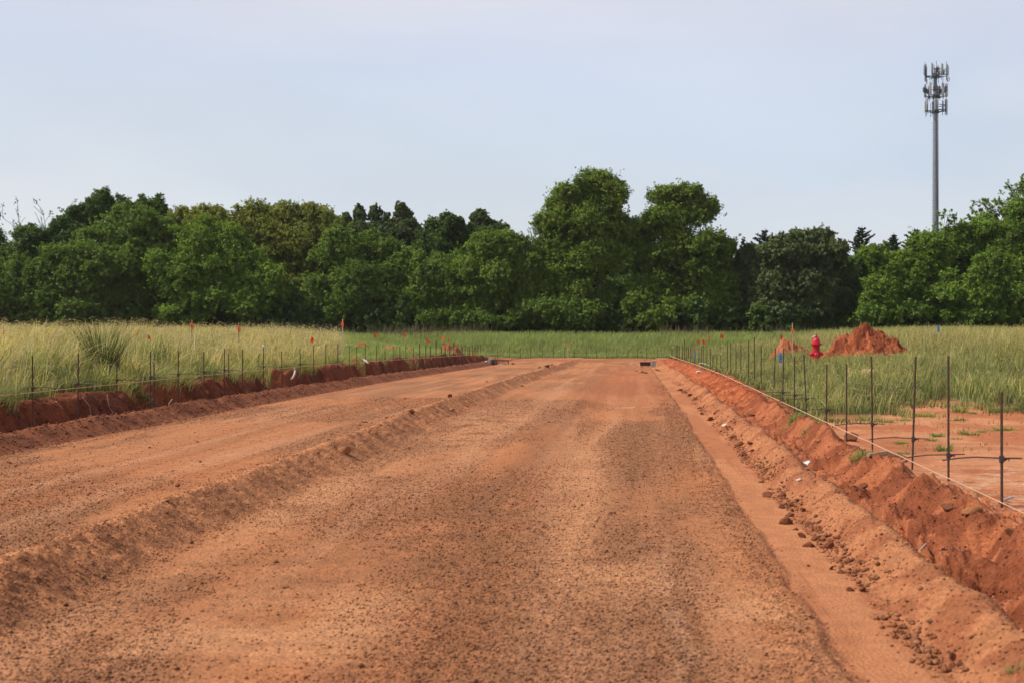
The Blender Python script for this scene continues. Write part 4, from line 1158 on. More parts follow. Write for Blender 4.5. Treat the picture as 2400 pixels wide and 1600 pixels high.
LS = [(76, 832), (182, 828), (273, 829), (352, 823), (417, 822), (478, 824), (525, 816), (569, 818), (618, 811), (661, 824), (704, 817), (734, 808), (763, 806), (791, 805), (818, 810), (836, 812),
      (857, 807), (882, 810), (902, 815), (921, 812), (937.5, 812), (951.5, 807), (969, 812), (983, 805), (998, 808), (1008, 812), (1022, 799), (1035, 812), (1043, 806), (1054, 808), (1064, 802), (1073, 808), (1081, 806),
      (1084, 812), (1090, 808), (1097, 812), (1101, 812), (1107, 810), (1111, 813), (1114, 808), (1118, 810), (1121, 806), (1127, 808)]
for i, (px, ty) in enumerate(LS):
    Y = 21.4 + 1.75 * i if i <= 32 else 77.4 + (i - 32) * 1.9
    X = (px - CX) * Y / F
    zt = EYE - (ty - HY) * Y / F
    za = float(szL(Y)) + .02 if i in (0, 1, 2, 3, 4, 5, 6, 8, 10) else None
    lb = f'thin rebar stake along the left bank string, {nth(i + 1)} from the left edge'
    if i == 8: lb = 'left bank rebar stake with a white tape knot on its tip'
    stake(X, Y, zt, za, 1, lb, gl, random.uniform(-.012, .012), far=Y > 60, cap=(i == 8))
for (px, ty, by, lb) in ((361, 848, 949, 'short rebar stake just right of the fourth left bank stake'), (536, 829, 927, 'short rebar stake just right of the seventh left bank stake')):
    X = -9.25; Y = F * X / (px - CX)
    stake(X, Y, EYE - (ty - HY) * Y / F, None, 1, lb, gl)
gf = 'rebar stakes across the road end'
for i, px in enumerate((1166.5, 1194, 1219, 1243.5, 1272, 1297, 1324, 1347, 1374, 1398, 1422, 1446, 1471.5, 1494, 1515, 1541)):
    Y = 114.5
    X = (px - CX) * Y / F
    stake(X, Y, EYE - (814 + random.uniform(-2, 4) - HY) * Y / F, None, 1, f'short dark stake in the row across the road end, {nth(i + 1)} from the left', gf, random.uniform(-.02, .02), far=True)

# guide strings
def string(pts, name, label):
    out = []
    for a, b in zip(pts, pts[1:]):
        a, b = Vector(a), Vector(b); n = 6
        for k in range(n):
            t = k / n
            out.append(a.lerp(b, t) - Vector((0, 0, .004 * math.sin(math.pi * t))))
    out.append(Vector(pts[-1]))
    MBo = MB().tube(out, [.0026 + .00013 * p.y for p in out], 6)
    return tag(MBo.build(name, M_string), label, 'string')
ys_r = [7.2, 11, 13.5, 15.2, 18, 22, 26, 30, 34, 40, 47, 55, 63, 72, 82, 92, 99]
string([(2.56 + (.12 * (yy - 90) / 9 if yy > 90 else 0), yy, float(szR(yy)) + (.0 if yy > 9 else -.0)) for yy in ys_r], 'guide_string', 'taut pale string running up the right bank past the stakes')
ys_l = [16, 21.4, 26.6, 31.9, 37, 43, 50, 58, 66, 74, 80]
string([(-8.56 - (.3 * (yy - 74) / 6 if yy > 74 else 0), yy, float(szL(yy))) for yy in ys_l], 'guide_string', 'thin pale string running along the left bank stakes')
# tangled tail of the right string
tl = [at(1637, 852, 57), at(1645, 850, 56), at(1655, 853, 55.5), at(1665, 859, 54.5), at(1668, 864, 54), at(1680, 862, 52), at(1690, 866, 49)]
MB().tube(tl, .008, 5).build('string_tangle', M_white); o = bpy.data.objects['string_tangle']
tag(o, 'loose whitish string tangle hanging among the right stakes', 'string')

# ------------------------------------------------------------------ flags, laths and markers
gfl = 'orange survey flags'
wire_me = MB().cone((0, 0, 0), (0, 0, 1), .0035, .0035, 5).mesh('wire', M_steel)
def flag_mesh(seed, w, h):
    rd = random.Random(seed); mb = MB(); n = 6
    top, bot = [], []
    for k in range(n + 1):
        t = k / n
        yv = .25 * w * math.sin(t * 4 + rd.uniform(0, 2)) * t
        droop = -h * .5 * t * t
        top.append(mb.bm.verts.new((w * t, yv, h / 2 + droop))); bot.append(mb.bm.verts.new((w * t * .92, yv * 1.3 + .01, -h / 2 + droop * 1.1)))
    for k in range(n): mb.bm.faces.new((bot[k], bot[k + 1], top[k + 1], top[k]))
    bmesh.ops.solidify(mb.bm, geom=mb.bm.faces[:], thickness=.002)
    return mb.mesh('flag', M_orange)
def pin_flag(px, py, Y, hpx, label, rz=None, tilt=0.0, wpx=None):
    X = (px - CX) * Y / F; zb = hz(X, Y)
    zt = EYE - (py - hpx / 2 - HY) * Y / F
    root = empty('pin_flag', (X, Y, zb)); root.rotation_euler = (0, tilt, 0)
    tag(root, label, 'flag', gfl)
    w = obj('wire', wire_me, root, (0, 0, -.05)); w.scale = (1, 1, max(.2, zt - zb + .06))
    h = hpx * Y / F
    f = obj('flag', flag_mesh(int(px), (wpx or hpx * .7) * Y / F, h), root, (0, 0, zt - zb - h / 2))
    f.rotation_euler = (0, 0, rz if rz is not None else random.choice((-.5, .3, 2.8, 3.4)))
def lath(px, top, Y, fpy, label, ribbon=14, wide=.032, col=None, blue=False, basepy=None):
    X = (px - CX) * Y / F; zb = hz(X, Y)
    zt = EYE - (top - HY) * Y / F
    root = empty('survey_lath', (X, Y, zb)); root.rotation_euler = (0, random.uniform(-.02, .03), random.uniform(-.4, .4))
    tag(root, label, 'survey stake', 'wooden survey laths')
    MB().box((0, 0, (zt - zb) / 2 - .1), (wide, .009, zt - zb + .2)).build('slat', col or M_lath, root, smooth=False)
    zf = EYE - (fpy - HY) * Y / F - zb
    L = ribbon * Y / F
    mb = MB()
    mb.cone((0, 0, zf - .018 + L * .3), (0, 0, zf + .018 + L * .3), .026, .026, 8)
    mb.tube([(.02, -.012, zf + L * .3), (.045, -.02, zf), (.03, -.02, zf - L * .6)], [.014, .022, .012], 4)
    mb.tube([(-.015, -.012, zf + L * .3), (-.03, -.02, zf + .05), (-.02, -.02, zf - L * .4)], [.012, .018, .01], 4)
    mb.build('ribbon', M_orange, root)
    return root
# left
pin_flag(8, 778, 36, 26, 'large orange ribbon flag at the far left edge in tall grass', 1.9, wpx=9)
pin_flag(346, 789, 36, 9, 'small orange flag half hidden in tall grass left of the first lath', .4)
pin_flag(323, 783, 42, 7, 'tiny dull orange flag deep in the left grass', 2.9)
lath(449, 749, 40, 763, 'wooden lath with a looped orange ribbon above the left grass, leftmost lath')
lath(561, 756, 41, 771, 'wooden lath with a hanging orange ribbon, second from the left')
pin_flag(704, 790, 44, 11, 'tilted orange flag in the ripe grass between the second and third laths', .3, .35)
lath(801, 748, 48, 760, 'wooden lath with orange ribbon at the end of the tall grass')
pin_flag(877, 785, 88, 9, 'orange flag just past the tall grass end', .3)
pin_flag(946, 784, 95, 10, 'orange flag in front of the dark bushes, left of the middle', 1.2)
pin_flag(1000, 797, 84, 9, 'orange flag above the far left stakes, third past the tall grass', .2)
pin_flag(1042, 793, 96, 9, 'orange flag behind the far left stakes, left of a close pair', 2.9)
pin_flag(1050, 796, 100, 6, 'tiny orange flag, right one of a close pair', .3)
pin_flag(1067, 814, 88, 11, 'orange flag by the red heap at the far left bank end', .2)
lath(1331, 803, 114.4, 806, 'pale wooden lath with orange top at the road end', 10, .05)
# right
pin_flag(1812, 785, 64, 9, 'orange flag on the left side of the small dirt heap', .4, .3)
lath(1858, 757, 54, 775, 'thin wooden lath with orange ribbon beside the small dirt heap')
pin_flag(1886, 791, 52, 11, 'orange streamer flag just left of the hydrant', .5, .4)
pin_flag(1689, 787, 80, 10, 'orange flag on a bent wire, fourth flag left of the hydrant', .3)
pin_flag(1662, 791, 86, 9, 'orange flag between the bent flag and the blue marker', 1.3)
pin_flag(1646, 800, 84, 10, 'orange flag above the right row of stakes, right of a fainter flag', .2)
pin_flag(1634, 799, 100, 7, 'faint orange flag left of a brighter flag above the stakes', .4)
o = lath(1629, 808, 72, 814, 'blue topped lath with orange ribbon among the far right stakes', 12, .07, M_blue)
# torn ribbon on the big mound
p = at(2008, 797, 50.3); p.z = max(p.z, hz(p.x, p.y))
o = obj('ribbon_scrap', flag_mesh(77, .16, .15), None, p); o.rotation_euler = (0.2, 0, .3); tag(o, 'scrap of orange ribbon lying on the big red heap', 'ribbon')
# blue markers
def blue_marker(px, top, bot, Y, label, wide, tail=True):
    X = (px - CX) * Y / F; zb = hz(X, Y); zt = EYE - (top - HY) * Y / F; zm = EYE - (bot - HY) * Y / F
    root = empty('marker_post', (X, Y, zb)); tag(root, label, 'marker post')
    MB().box((0, 0, (zm - zb) / 2 - .1), (wide * .7, wide * .3, zm - zb + .2), bevel=.004).build('stem', M_pvc, root)
    MB().box((0, 0, (zt + zm) / 2 - zb), (wide, wide * .35, zt - zm), bevel=.006).build('sleeve', M_blue, root)
blue_marker(1829, 827, 849, 45, 'blue marker post in the grass behind the right stakes', .095)
blue_marker(2199, 763, 778, 62, 'thin blue marker above the grass right of the big heap', .09)
# orange brown post at the far left bank end
p = Vector(((1109 - CX) * 88 / F, 88, 0)); p.z = hz(p.x, p.y)
mb = MB(); h = EYE - (825 - HY) * 88 / F - p.z
mb.box((0, 0, h / 2 - .1), (.10, .06, h + .2), Euler((0, .02, 0)), .008)
tag(mb.build('wooden_post', M_orangewood, None, p), 'stubby orange brown wooden post beside the left drain box', 'post')
p = Vector(((1072 - CX) * 90 / F, 90, 0)); p.z = hz(p.x, p.y)
h = EYE - (807 - HY) * 90 / F - p.z
tag(MB().box((0, 0, h / 2 - .1), (.05, .02, h + .2), Euler((0, -.05, 0))).build('wooden_lath', M_lath, None, p), 'bare pale lath leaning by the far left bank end', 'survey stake')

# ------------------------------------------------------------------ fire hydrant
def hydrant():
    Y = 47.6; X = (1913 - CX) * Y / F; Z = hz(X, Y)
    ztop = EYE - (784 - HY) * Y / F
    H = ztop - Z
    root = empty('fire_hydrant', (X, Y, Z)); root.rotation_euler = (0, 0, R(-6))
    tag(root, 'red fire hydrant in the grass left of the big dirt heap', 'fire hydrant')
    k = H / .86
    s = lambda pr: [(r * 1.06, z * k) for r, z in pr]
    MB().lathe(s([(.15, -.1), (.15, .06), (.17, .065), (.17, .10), (.115, .105), (.112, .52), (.118, .56), (.125, .575)])).build('barrel', M_red, root)
    MB().lathe(s([(.165, .575), (.172, .58), (.172, .612), (.165, .617), (.122, .618)])).build('flange', M_red, root)
    MB().lathe(s([(.128, .618), (.126, .66), (.118, .70), (.098, .745), (.07, .775), (.055, .785), (.052, .81), (.04, .815)])).build('bonnet', M_red, root)
    MB().lathe(s([(.034, .81), (.034, .835), (.03, .86), (.012, .868)]), seg=5).build('operating_nut', M_red, root)
    def nozzle(dirv, r, L, z):
        d = Vector(dirv).normalized(); c = Vector((0, 0, z * k))
        o = MB().lathe([(r * .8, .08), (r * .8, .125), (r * 1.08, .13), (r * 1.12, .15), (r * 1.12, L), (r * .9, L + .02), (r * .35, L + .022), (r * .32, L + .055)], c, 18, d).build('nozzle_cap', M_red, root)
        return o
    nozzle((-1, -.25, 0), .062, .20, .33)
    nozzle((.15, -1, 0), .078, .19, .30)
    nozzle((1, .3, 0), .062, .20, .33)
    b = MB()
    for i in range(8):
        a = i * math.pi / 4 + .3
        b.cone((.15 * math.cos(a), .15 * math.sin(a), .56 * k), (.15 * math.cos(a), .15 * math.sin(a), .632 * k), .013, .013, 6)
    b.build('bolts', M_red, root)
    MB().box((-.075, -.07, .80 * k), (.13, .03, .055), Euler((0, R(-32), .2)), .008).build('white_tag', M_white, root)
hydrant()

# ------------------------------------------------------------------ storm drain bits at the far ends
def far_box():
    Y = 84.0
    def P(px, py): return at(px, py, Y)
    X = (1152 - CX) * Y / F; Z = hz(X, Y)
    s = Y / F
    root = empty('drain_box', (X, Y, Z)); tag(root, 'grey and dark drain box standing at the far left gutter', 'drain box')
    MB().box((-.10, 0, .14), (.22, .4, .34), bevel=.012).build('concrete_side', M_grey, root)
    MB().box((.125, .02, .14), (.22, .36, .34), bevel=.012).build('dark_opening', M_darkbox, root)
    p = Vector(((1176 - CX) * Y / F, Y + .1, 0)); p.z = hz(p.x, p.y)
    tag(MB().box((0, 0, .23), (.85, .09, .07), Euler((0, .02, 0)), .006).box((-.3, 0, .09), (.05, .05, .26)).box((.38, 0, .09), (.05, .05, .26)).build('form_plank', M_rust, None, p),
        'rusty brown plank running right from the grey drain box', 'plank')
    for i, (px, py, w, lb) in enumerate(((1131, 855, 11, 'white stone left of the grey drain box'), (1127, 852, 7, 'small white stone behind the left drain stones'), (1139, 858, 8, 'flat white stone touching the grey drain box'),
                                         (1172, 857, 11, 'greyish stone under the rusty plank, left one'), (1183, 856, 12, 'greyish stone under the rusty plank, right one'))):
        p = Vector(((px - CX) * (Y - .5) / F, Y - .5, 0)); p.z = hz(p.x, p.y)
        clod(px, py, w, [clod_mesh(40 + i, M_stone if i < 3 else M_grey, .6, 2)], lb, 'pale stones around the grey drain box', 0, .8, 'stone', 'stone', p)
    p = Vector(((1203 - CX) * Y / F, Y, 0)); p.z = hz(p.x, p.y)
    clod(1203, 853, 8, CLD, 'brown clod on the road right of the rusty plank', None, 1, 1, p=p)
far_box()
def right_form():
    Y = 80.0
    X = (1531 - CX) * Y / F; Z = hz(X, Y)
    root = empty('concrete_block', (X, Y, Z)); tag(root, 'upright grey concrete block with pale top at the far right gutter', 'concrete block')
    mb = MB()
    vs = [mb.bm.verts.new(c) for c in ((-.16, -.1, -.05), (.14, -.1, -.05), (.14, .12, -.05), (-.16, .12, -.05), (-.06, -.08, .34), (.13, -.08, .36), (.13, .1, .36), (-.06, .1, .34))]
    for f in ((3, 2, 1, 0), (4, 5, 6, 7), (0, 1, 5, 4), (1, 2, 6, 5), (2, 3, 7, 6), (3, 0, 4, 7)): mb.bm.faces.new([vs[i] for i in f])
    bmesh.ops.bevel(mb.bm, geom=mb.bm.edges[:], offset=.012, segments=2, affect='EDGES')
    mb.build('block', M_grey, root)
    MB().box((.035, .01, .37), (.2, .2, .03), bevel=.008).build('cap', M_stone, root)
    p = Vector(((1513 - CX) * Y / F, Y + .05, 0)); p.z = hz(p.x, p.y)
    tag(MB().box((0, 0, .24), (.66, .07, .05), bevel=.005).box((0, .01, .13), (.58, .04, .17), bevel=.004).box((-.28, 0, .06), (.05, .06, .3)).build('steel_beam', M_rust, None, p),
        'short rusty steel beam leaning on the grey concrete block', 'beam')
    for i, (px, py, w, lib) in enumerate(((1501, 860, 9, CL), (1498, 874, 8, CLT), (1507, 873, 9, CLD), (1513, 874, 10, CLD), (1535, 866, 10, CL), (1540, 868, 8, CLD), (1546, 869, 7, CLD), (1493, 870, 6, CLD))):
        clod(px, py, w, lib, f'small rubble lump around the rusty beam, {nth(i + 1)} counted along the heap', 'rubble around the rusty beam', i, .8, 'rubble_lump', 'rubble')
right_form()

# ------------------------------------------------------------------ litter, sticks, pipes
def stick(name, pts, r, mat, label, cat='stick', seg=7):
    return tag(MB().tube(pts, r, seg).build(name, mat), label, cat)
def gp(px, py, dz=.0):
    p = ground_hit(px, py); return p + Vector((0, 0, dz))
a, b = gp(2034, 1080, .035), gp(2122, 1077, .03)
m_ = a.lerp(b, .45) + Vector((0, .02, .03))
stick('dead_branch', [a, a.lerp(m_, .5), m_, m_.lerp(b, .5), b], [.02, .028, .035, .026, .012], M_wood, 'pale dead branch lying on bare dirt behind the right string', 'branch')
a, b = at(2012, 929, 34), at(2058, 923, 34)
za = hz(a.x, 34); a.z = za + .2; b.z = za + .24
mb = MB().tube([a, a.lerp(b, .3) + Vector((0, 0, .02)), a.lerp(b, .7), b], [.10, .12, .11, .08], 10)
for k in range(40):
    t = random.random(); q = a.lerp(b, t)
    mb.tube([q + Vector((0, -.08, .03)), q + Vector((random.uniform(-.08, .08), -.14, random.uniform(-.12, .02))), q + Vector((random.uniform(-.12, .12), -.17, -.24))], [.008, .007, .003], 4)
tag(mb.build('straw_log', M_straw), 'tan straw roll half hidden in the green grass right of the middle', 'straw roll')
a, b = at(2000, 916, 34), at(2012, 921, 33.9)
a.z = za + .26; b.z = za + .22
stick('white_stick', [a, a.lerp(b, .5) + Vector((0, 0, .02)), b], [.012, .014, .008], M_white, 'short white stick poking out left of the straw roll')
a, b = gp(2338, 1184, .03), gp(2376, 1176, .04)
stick('pale_stick', [a, a.lerp(b, .5) + Vector((0, 0, .006)), b], [.008, .011, .007], M_pvc, 'pale stick at the foot of the nearest right stake')
# white bent pipe on the left bank
Yp = 38.5
pp = [at(691, 861, Yp), at(692, 868, Yp), at(690, 877, Yp - .1), at(686, 885, Yp - .2), at(682, 888, Yp - .3)]
mb = MB().tube(pp, [.026, .03, .03, .028, .024], 10)
tag(mb.build('bent_pipe', M_pvc), 'bent whitish pipe sticking out of the left bank', 'pipe')
pp = [at(847, 841, 49), at(853, 843, 49), at(858, 846, 48.8), at(863, 850, 48.6)]
tag(MB().tube(pp, [.03, .04, .04, .03], 8).build('white_pipe_piece', M_pvc), 'short whitish pipe lying on top of the left bank', 'pipe')
# crumpled plastic on the right bank
mb = MB(); p = gp(1892, 1093, .05)
bmesh.ops.create_icosphere(mb.bm, subdivisions=3, radius=1)
for v in mb.bm.verts:
    k = 1 + .7 * (float(vn(v.co.x * 3, v.co.y * 3 + v.co.z * 2, 5)) - .5)
    v.co = Vector((v.co.x * .09 * k, v.co.y * .06 * k, v.co.z * .032 * k))
tag(mb.build('plastic_litter', M_white, None, p), 'crumpled clear plastic litter on the right bank', 'litter')
clod(1837, 1040, 14, [clod_mesh(35, M_straw)], 'tan dry leaf on the right bank top before the bare pad', None, 0, .5, 'dry_leaf', 'leaf')
a, b = gp(1868, 1135, .02), gp(1878, 1131, .02)
stick('wood_chip', [a, b], .012, M_stone, 'small whitish chip on the loose windrow')
a, b = gp(2155, 1302, .04), gp(2170, 1299, .04)
stick('wood_chip', [a, b], .008, M_lath, 'short tan chip in the hollow behind the loose windrow')
# dry roots hanging from the left bank
tw = [((760 / 3.92, 930), (820 / 3.92, 950), (845 / 3.92, 978), 'dry root curving down the left bank below the second stake'),
      ((985 / 3.92, 925), (1000 / 3.92, 950), (1040 / 3.92, 970), 'dry root on the left bank just left of the third stake'),
      ((1080 / 3.92, 930), (1180 / 3.92, 945), (1265 / 3.92, 962), 'straight dark root slanting down right of the third stake'),
      ((515 / 3.92, 940), (540 / 3.92, 948), (575 / 3.92, 957), 'short root between the first and second left stakes'),
      ((2020 / 3.92, 870), (2060 / 3.92, 885), (2100 / 3.92, 912), 'dry twig falling behind the seventh left stake'),
      ((2100 / 3.92, 859), (2060 / 3.92, 868), (2020 / 3.92, 876), 'pale twig leaning up across the string by the short stake'),
      ((1580 / 3.92, 935), (1565 / 3.92, 940), (1545 / 3.92, 947), 'short pale twig between the fourth and fifth left stakes')]
for i, (a, b, c, lb) in enumerate(tw):
    pts = []
    for (px, py) in (a, b, c):
        Y = F * 9.3 / (CX - px)
        pts.append(at(px, py, Y - .1))
    stick('dry_root', pts, [.012, .01, .006], M_rust if i == 2 else M_lath, lb, 'root', 5)
# bent dry stalks on the big mound
stalk_me = []
for i in range(5):
    a = at(1965 + 5 * i, 802 + 2 * i, 50.6); b = at(1957 + 10 * i, 812 + (i % 3) * 4, 50.3)
    c = a.lerp(b, .5) + Vector((0, -.05, .22))
    stick('dry_stalk', [a, c, b], [.008, .008, .004], M_straw, ['first', 'second', 'third', 'fourth', 'fifth'][i] + ' arched dry stalk from the left on the big heap', 'stalk', 4)['group'] = 'arched dry stalks on the big heap'

# ------------------------------------------------------------------ single plants
def tuft(px, py, wpx, hpx, label, group, nb=60, pal=(GREEN, BRIGHT), dry=.15, name='grass_tuft', cat='grass tuft', p=None, fan=.9):
    p = p or ground_hit(px, py)
    s = p.y / F
    X = rng.normal(0, .28 * wpx * s, nb); Y = rng.normal(0, .2 * wpx * s, nb)
    Z = height(p.x + X, p.y + Y) - p.z - .02
    h = hpx * s * (.5 + .6 * rng.random(nb))
    yaw = np.arctan2(Y, X) + rng.normal(0, .6, nb)
    d = rng.random(nb) < dry
    cb = np.where(d[:, None], jit(OLIVE, nb), jit(pal[0], nb)); ct = np.where(d[:, None], jit(TAN, nb), jit(pal[1], nb))
    v, q, c = blades(X, Y, Z, h, np.full(nb, .006 + .0002 * p.y), fan * (.33 + rng.random(nb)), yaw, cb, ct)
    o = obj(name, np_mesh(name, v, q, None, c, M_grass), None, p)
    return tag(o, label, cat, group)
gt = 'grass tufts growing on the bare right pad'
TU = [(2250, 965, 40, 26), (2281, 968, 16, 12), (2335, 964, 40, 26), (2250, 985, 26, 14), (2270, 1018, 36, 18), (2300, 1012, 14, 12), (2319, 1010, 14, 10), (2342, 1008, 22, 18), (2366, 1008, 26, 16),
      (2118, 984, 30, 14), (2165, 977, 56, 20), (2074, 988, 36, 16), (2197, 1024, 36, 18), (2184, 1034, 26, 14), (2214, 1056, 26, 30), (2114, 1038, 34, 16), (2022, 1066, 40, 34), (2119, 1062, 40, 12),
      (2378, 960, 40, 20), (1893, 1010, 26, 18), (1860, 985, 40, 20), (2052, 1064, 26, 14), (1870, 975, 30, 22), (2030, 985, 50, 22), (1960, 985, 40, 18), (2240, 1030, 20, 10)]
TU.sort(key=lambda t: -t[1])
for i, t in enumerate(TU):
    big = 'wide' if t[2] >= 36 else ('small' if t[2] < 22 else 'mid sized')
    tuft(t[0], t[1], t[2], t[3], f'{big} grass tuft on the bare right pad, {nth(i + 1)} from the near side', gt, 40 + t[2] * 2)
tuft(2385, 1560, 60, 40, 'yellowish dry weed at the bottom right corner', None, 60, (OLIVE * .8, TAN * .7), .6, 'dry_weed', 'weed')
pz = Vector(((240 - CX) * 29 / F, 29, 0)); pz.z = hz(pz.x, pz.y)
tuft(240, 830, 46, 175, 'tall dark green reed like clump standing in the left grass', None, 380, (DGREEN * .7, GREEN * .62), .1, 'reed_clump', 'plant', pz, .42)
pz = Vector(((90 - CX) * 20.9 / F, 20.9, 0)); pz.z = hz(pz.x, pz.y)
tuft(35, 960, 60, 40, 'green weed hanging over the left bank at the frame edge', None, 150, (DGREEN, GREEN), .1, 'green_weed', 'weed', Vector((-10.0, 23.2, hz(-10.0, 23.2))))
tuft(310, 880, 40, 30, 'leafy green weed on the left bank edge by the fourth stake', None, 140, (DGREEN, BRIGHT), .05, 'green_weed', 'weed', Vector((-9.9, 28.6, hz(-9.9, 28.6))))
tuft(800, 880, 30, 22, 'grey green tussock on the left bank face below the tall grass end', None, 120, (GREEN, OLIVE), .4, 'grass_tussock', 'grass tuft', Vector((-9.55, 47.5, hz(-9.55, 47.5))))

# ------------------------------------------------------------------ antenna mast
def tower():
    Y = 240.0; s = Y / F
    X = (2192 - CX) * s; Z = hz(X, Y)
    zt = EYE - (160 - HY) * s
    H = zt - Z
    root = empty('antenna_mast', (X, Y, Z)); tag(root, 'tall grey steel antenna mast with three rings of panels behind the right trees', 'antenna mast')
    MB().cone((0, 0, -.5), (0, 0, H - 1.8), .54, .31, 14).cone((0, 0, H - 1.8), (0, 0, H - .8), .3, .3, 12).build('pole', M_galv, root)
    mb = MB()
    for k in range(72):
        z = 6 + k * .52
        if z > H - 9: break
        r = .54 - .23 * z / (H - 1.8)
        mb.cone((-r + .02, 0, z), (-r - .17, 0, z), .045, .045, 5)
        mb.cone((r * .92, -.2, z + .26), (r + .12, -.24, z + .26), .035, .035, 5)
    st = mb.build('climbing_pegs', M_galvd, root); st['kind'] = 'stuff'
    mb = MB(); mb.tube([(.5, -.3, 2), (.38, -.3, H - 8), (.5, -.3, H - 7.3)], .07, 6).build('cable', M_galvd, root)
    def ring(zc, rad, arms, nm):
        pl = MB()
        pl.lathe([(.42, zc - .35), (.6, zc - .2), (.6, zc + .05), (.42, zc + .15)], seg=14)
        tips = []
        for i in range(3):
            a = R(arms + 120 * i)
            d = Vector((math.cos(a), math.sin(a), 0)); t = Vector((-d.y, d.x, 0))
            c = d * rad + Vector((0, 0, zc))
            pl.cone(d * .3 + Vector((0, 0, zc - .05)), c, .1, .09, 8)
            w = rad * .85
            pl.cone(c - t * w, c + t * w, .075, .075, 8)
            pl.cone(c - t * w + Vector((0, 0, .85)), c + t * w + Vector((0, 0, .85)), .05, .05, 6)
            pl.cone(d * .3 + Vector((0, 0, zc - .5)), c - t * w * .5, .05, .05, 6)
            pl.cone(d * .3 + Vector((0, 0, zc - .5)), c + t * w * .5, .05, .05, 6)
            tips.append((c, d, t, w))
        return pl.build('platform', M_galvd, root), tips
    def panel(par, c, d, off, hgt, wid, zlo, mat=M_panel, dep=.16):
        ang = math.atan2(d.y, d.x)
        mb = MB(); mb.box((0, 0, hgt / 2), (dep, wid, hgt), bevel=.03)
        o = mb.build('antenna_panel', mat, par, c + off + Vector((0, 0, zlo)) + d * .18); o.rotation_euler = (0, 0, ang)
    def rod(mbx, p, z0, z1, r=.045): mbx.cone(p + Vector((0, 0, z0)), p + Vector((0, 0, z1)), r, r, 6)
    # top ring
    z1 = EYE - (178 - HY) * s - Z
    pf, tips = ring(z1, 1.55, -78, 'top')
    rods = MB()
    for (c, d, t, w) in tips:
        for j, u in enumerate((-1, -.35, .35, 1)):
            p = c + t * w * u
            rod(rods, p, -1.0, 1.9 + .25 * (j % 2))
            if j != 1: panel(pf, c, d, t * w * u, 1.65, .38, .05, M_panel)
            else: panel(pf, c, d, t * w * u, .8, .3, .3, M_galvd, .2)
        e = c + t * w
        rods.tube([e + Vector((0, 0, -.2)), e + Vector((0, 0, -.9)) + t * .1, e + Vector((0, 0, -1.15)) + t * .28, e + Vector((0, 0, -.8)) + t * .45, e + Vector((0, 0, -.3)) + t * .4], .04, 5)
        e = c - t * w
        rods.tube([e + Vector((0, 0, -.2)), e + Vector((0, 0, -.9)) - t * .1, e + Vector((0, 0, -1.15)) - t * .28, e + Vector((0, 0, -.8)) - t * .45, e + Vector((0, 0, -.3)) - t * .4], .04, 5)
    for k in range(9):
        a = k * .7; p = Vector((.5 * math.cos(a), .5 * math.sin(a), z1)); rod(rods, p, 0, 1.2 + .6 * random.random(), .035)
    rods.build('mounting_pipes', M_galvd, pf)
    # middle ring
    z2 = EYE - (226 - HY) * s - Z
    pf, tips = ring(z2, 1.35, -90, 'mid')
    rods = MB()
    for (c, d, t, w) in tips:
        for u, hh, ww in ((-1, 2.2, .42), (.85, 2.1, .46)):
            panel(pf, c, d, t * w * u, hh, ww, -.15)
            rod(rods, c + t * w * u, -.6, 2.2)
        for u in (-.45, .35, 1.25):
            panel(pf, c, d, t * w * u, .8, .36, .6, M_galvd, .26); rod(rods, c + t * w * u, -.4, 1.7)
    rods.build('mounting_pipes', M_galvd, pf)
    # lowest ring
    z3 = EYE - (260 - HY) * s - Z
    pf, tips = ring(z3, 1.4, -65, 'low')
    rods = MB()
    for (c, d, t, w) in tips:
        for u in (-1, -.6, .95):
            panel(pf, c, d, t * w * u, 1.9, .24, -.1); rod(rods, c + t * w * u, -.7, 2.0)
        rod(rods, c + t * w * 1.2, -.8, 1.6); rod(rods, c - t * w * 1.2, -.8, 1.4)
        rods.cone(c, c + t * w * .8 + Vector((0, 0, .85)), .03, .03, 5); rods.cone(c + t * w * .8, c + Vector((0, 0, .85)), .03, .03, 5)
    rods.build('mounting_pipes', M_galvd, pf)
tower()

# ------------------------------------------------------------------ thin air
m, nt, b_ = new_mat('haze'); nt.nodes.remove(b_)
pv = nt.nodes.new('ShaderNodeVolumePrincipled'); pv.inputs['Density'].default_value = .00010; pv.inputs['Color'].default_value = (1, .98, .95, 1); pv.inputs['Anisotropy'].default_value = .2
nt.links.new(pv.outputs[0], nt.nodes['Material Output'].inputs['Volume'])
tag(MB().box((0, 270, 29), (840, 680, 68)).build('haze', m, smooth=False), 'thin pale summer haze in the air over the whole site', 'haze', kind='stuff')

# ------------------------------------------------------------------ light, sky, camera
SUN_EL, SUN_AZ = R(49), R(-12)     # from the left, a little towards the camera
sdir = Vector((-math.cos(SUN_EL) * math.cos(SUN_AZ), math.cos(SUN_EL) * math.sin(SUN_AZ), math.sin(SUN_EL)))
sl = bpy.data.lights.new('sun', 'SUN'); sl.energy = 4.3; sl.angle = R(.55); sl.color = (1, .95, .86)
so = bpy.data.objects.new('sun', sl); so.rotation_euler = (-sdir).to_track_quat('-Z', 'Y').to_euler(); so.location = (-40, 10, 60); COL.objects.link(so)

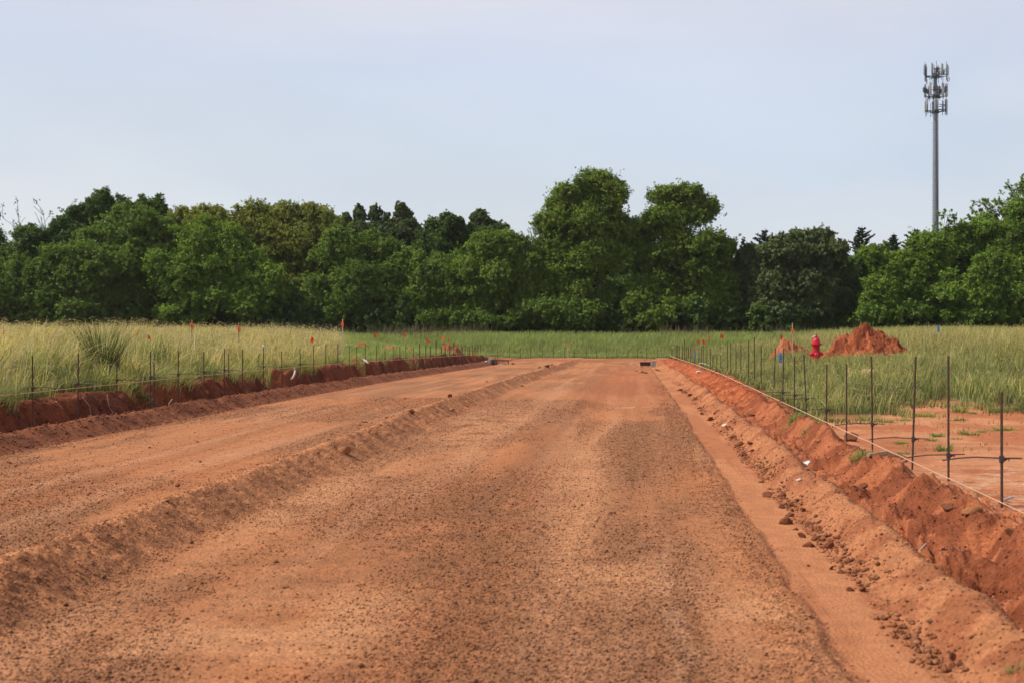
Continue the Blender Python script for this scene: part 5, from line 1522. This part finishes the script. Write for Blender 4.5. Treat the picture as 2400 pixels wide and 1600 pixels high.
w = bpy.data.worlds.new('World'); sc.world = w; w.use_nodes = True
nt = w.node_tree; L = nt.links.new
bg = nt.nodes['Background']
sky = nt.nodes.new('ShaderNodeTexSky'); sky.sky_type = 'NISHITA'; sky.sun_disc = False
sky.sun_elevation = SUN_EL; sky.sun_rotation = R(-102); sky.dust_density = 2.2; sky.air_density = 1.0; sky.ozone_density = 2.0
tc = nt.nodes.new('ShaderNodeTexCoord')
mp = nt.nodes.new('ShaderNodeMapping'); mp.inputs['Scale'].default_value = (1.4, 1.4, 4.0); L(tc.outputs['Generated'], mp.inputs[0])
nz = N(nt, 'ShaderNodeTexNoise', i_Scale=2.2, i_Detail=5.0, i_Roughness=.5); L(mp.outputs[0], nz.inputs['Vector'])
veil = ramp(nt, nz.outputs['Fac'], [(.36, .86), (.66, 1.0)])
mx = nt.nodes.new('ShaderNodeMix'); mx.data_type = 'RGBA'
sx = nt.nodes.new('ShaderNodeSeparateXYZ'); L(tc.outputs['Generated'], sx.inputs[0])
thin = ramp(nt, sx.outputs[2], [(.24, 1.0), (.6, .25)])            # the veil thins towards the zenith
vm = mult(nt, veil, thin)
L(vm, mx.inputs[0]); L(sky.outputs[0], mx.inputs[6]); elev = ramp(nt, sx.outputs[2], [(0.0, (.70, .705, .72)), (.06, (.675, .70, .73)), (.12, (.605, .67, .75)), (.18, (.595, .655, .765)), (.24, (.66, .67, .755))])
vs = nt.nodes.new('ShaderNodeVectorMath'); vs.operation = 'SCALE'; vs.inputs['Scale'].default_value = 11.3
nz2 = N(nt, 'ShaderNodeTexNoise', i_Scale=1.7, i_Detail=4.0, i_Roughness=.45, i_Distortion=.6); L(mp.outputs[0], nz2.inputs['Vector'])
L(mult(nt, elev, ramp(nt, nz2.outputs['Fac'], [(.33, (.93, .97, 1.02)), (.67, (1.05, 1.03, 1.01))])), vs.inputs[0])
L(vs.outputs[0], mx.inputs[7])                                     # thin high cloud
L(mx.outputs[2], bg.inputs[0]); bg.inputs[1].default_value = .1

cam = bpy.data.cameras.new('camera'); co = bpy.data.objects.new('camera', cam); COL.objects.link(co)
co.location = (0, 0, EYE); co.rotation_euler = (R(90), 0, 0)
cam.sensor_width = 36; cam.lens = F / 2400 * 36
cam.shift_x = -(CX - 1200) / 2400; cam.shift_y = -(800 - HY) / 2400
cam.clip_start = .1; cam.clip_end = 6000
cam.dof.use_dof = True; cam.dof.focus_distance = 27; cam.dof.aperture_fstop = 4.0
sc.camera = co
sc.view_settings.view_transform = 'Standard'; sc.view_settings.look = 'None'; sc.view_settings.exposure = 0; sc.view_settings.gamma = 1
sc.view_settings.use_curve_mapping = False
sc.cycles.use_denoising = True
sc.cycles.denoising_prefilter = 'ACCURATE'
sc.cycles.max_bounces = 5; sc.cycles.diffuse_bounces = 3; sc.cycles.glossy_bounces = 2; sc.cycles.transmission_bounces = 3; sc.cycles.transparent_max_bounces = 4
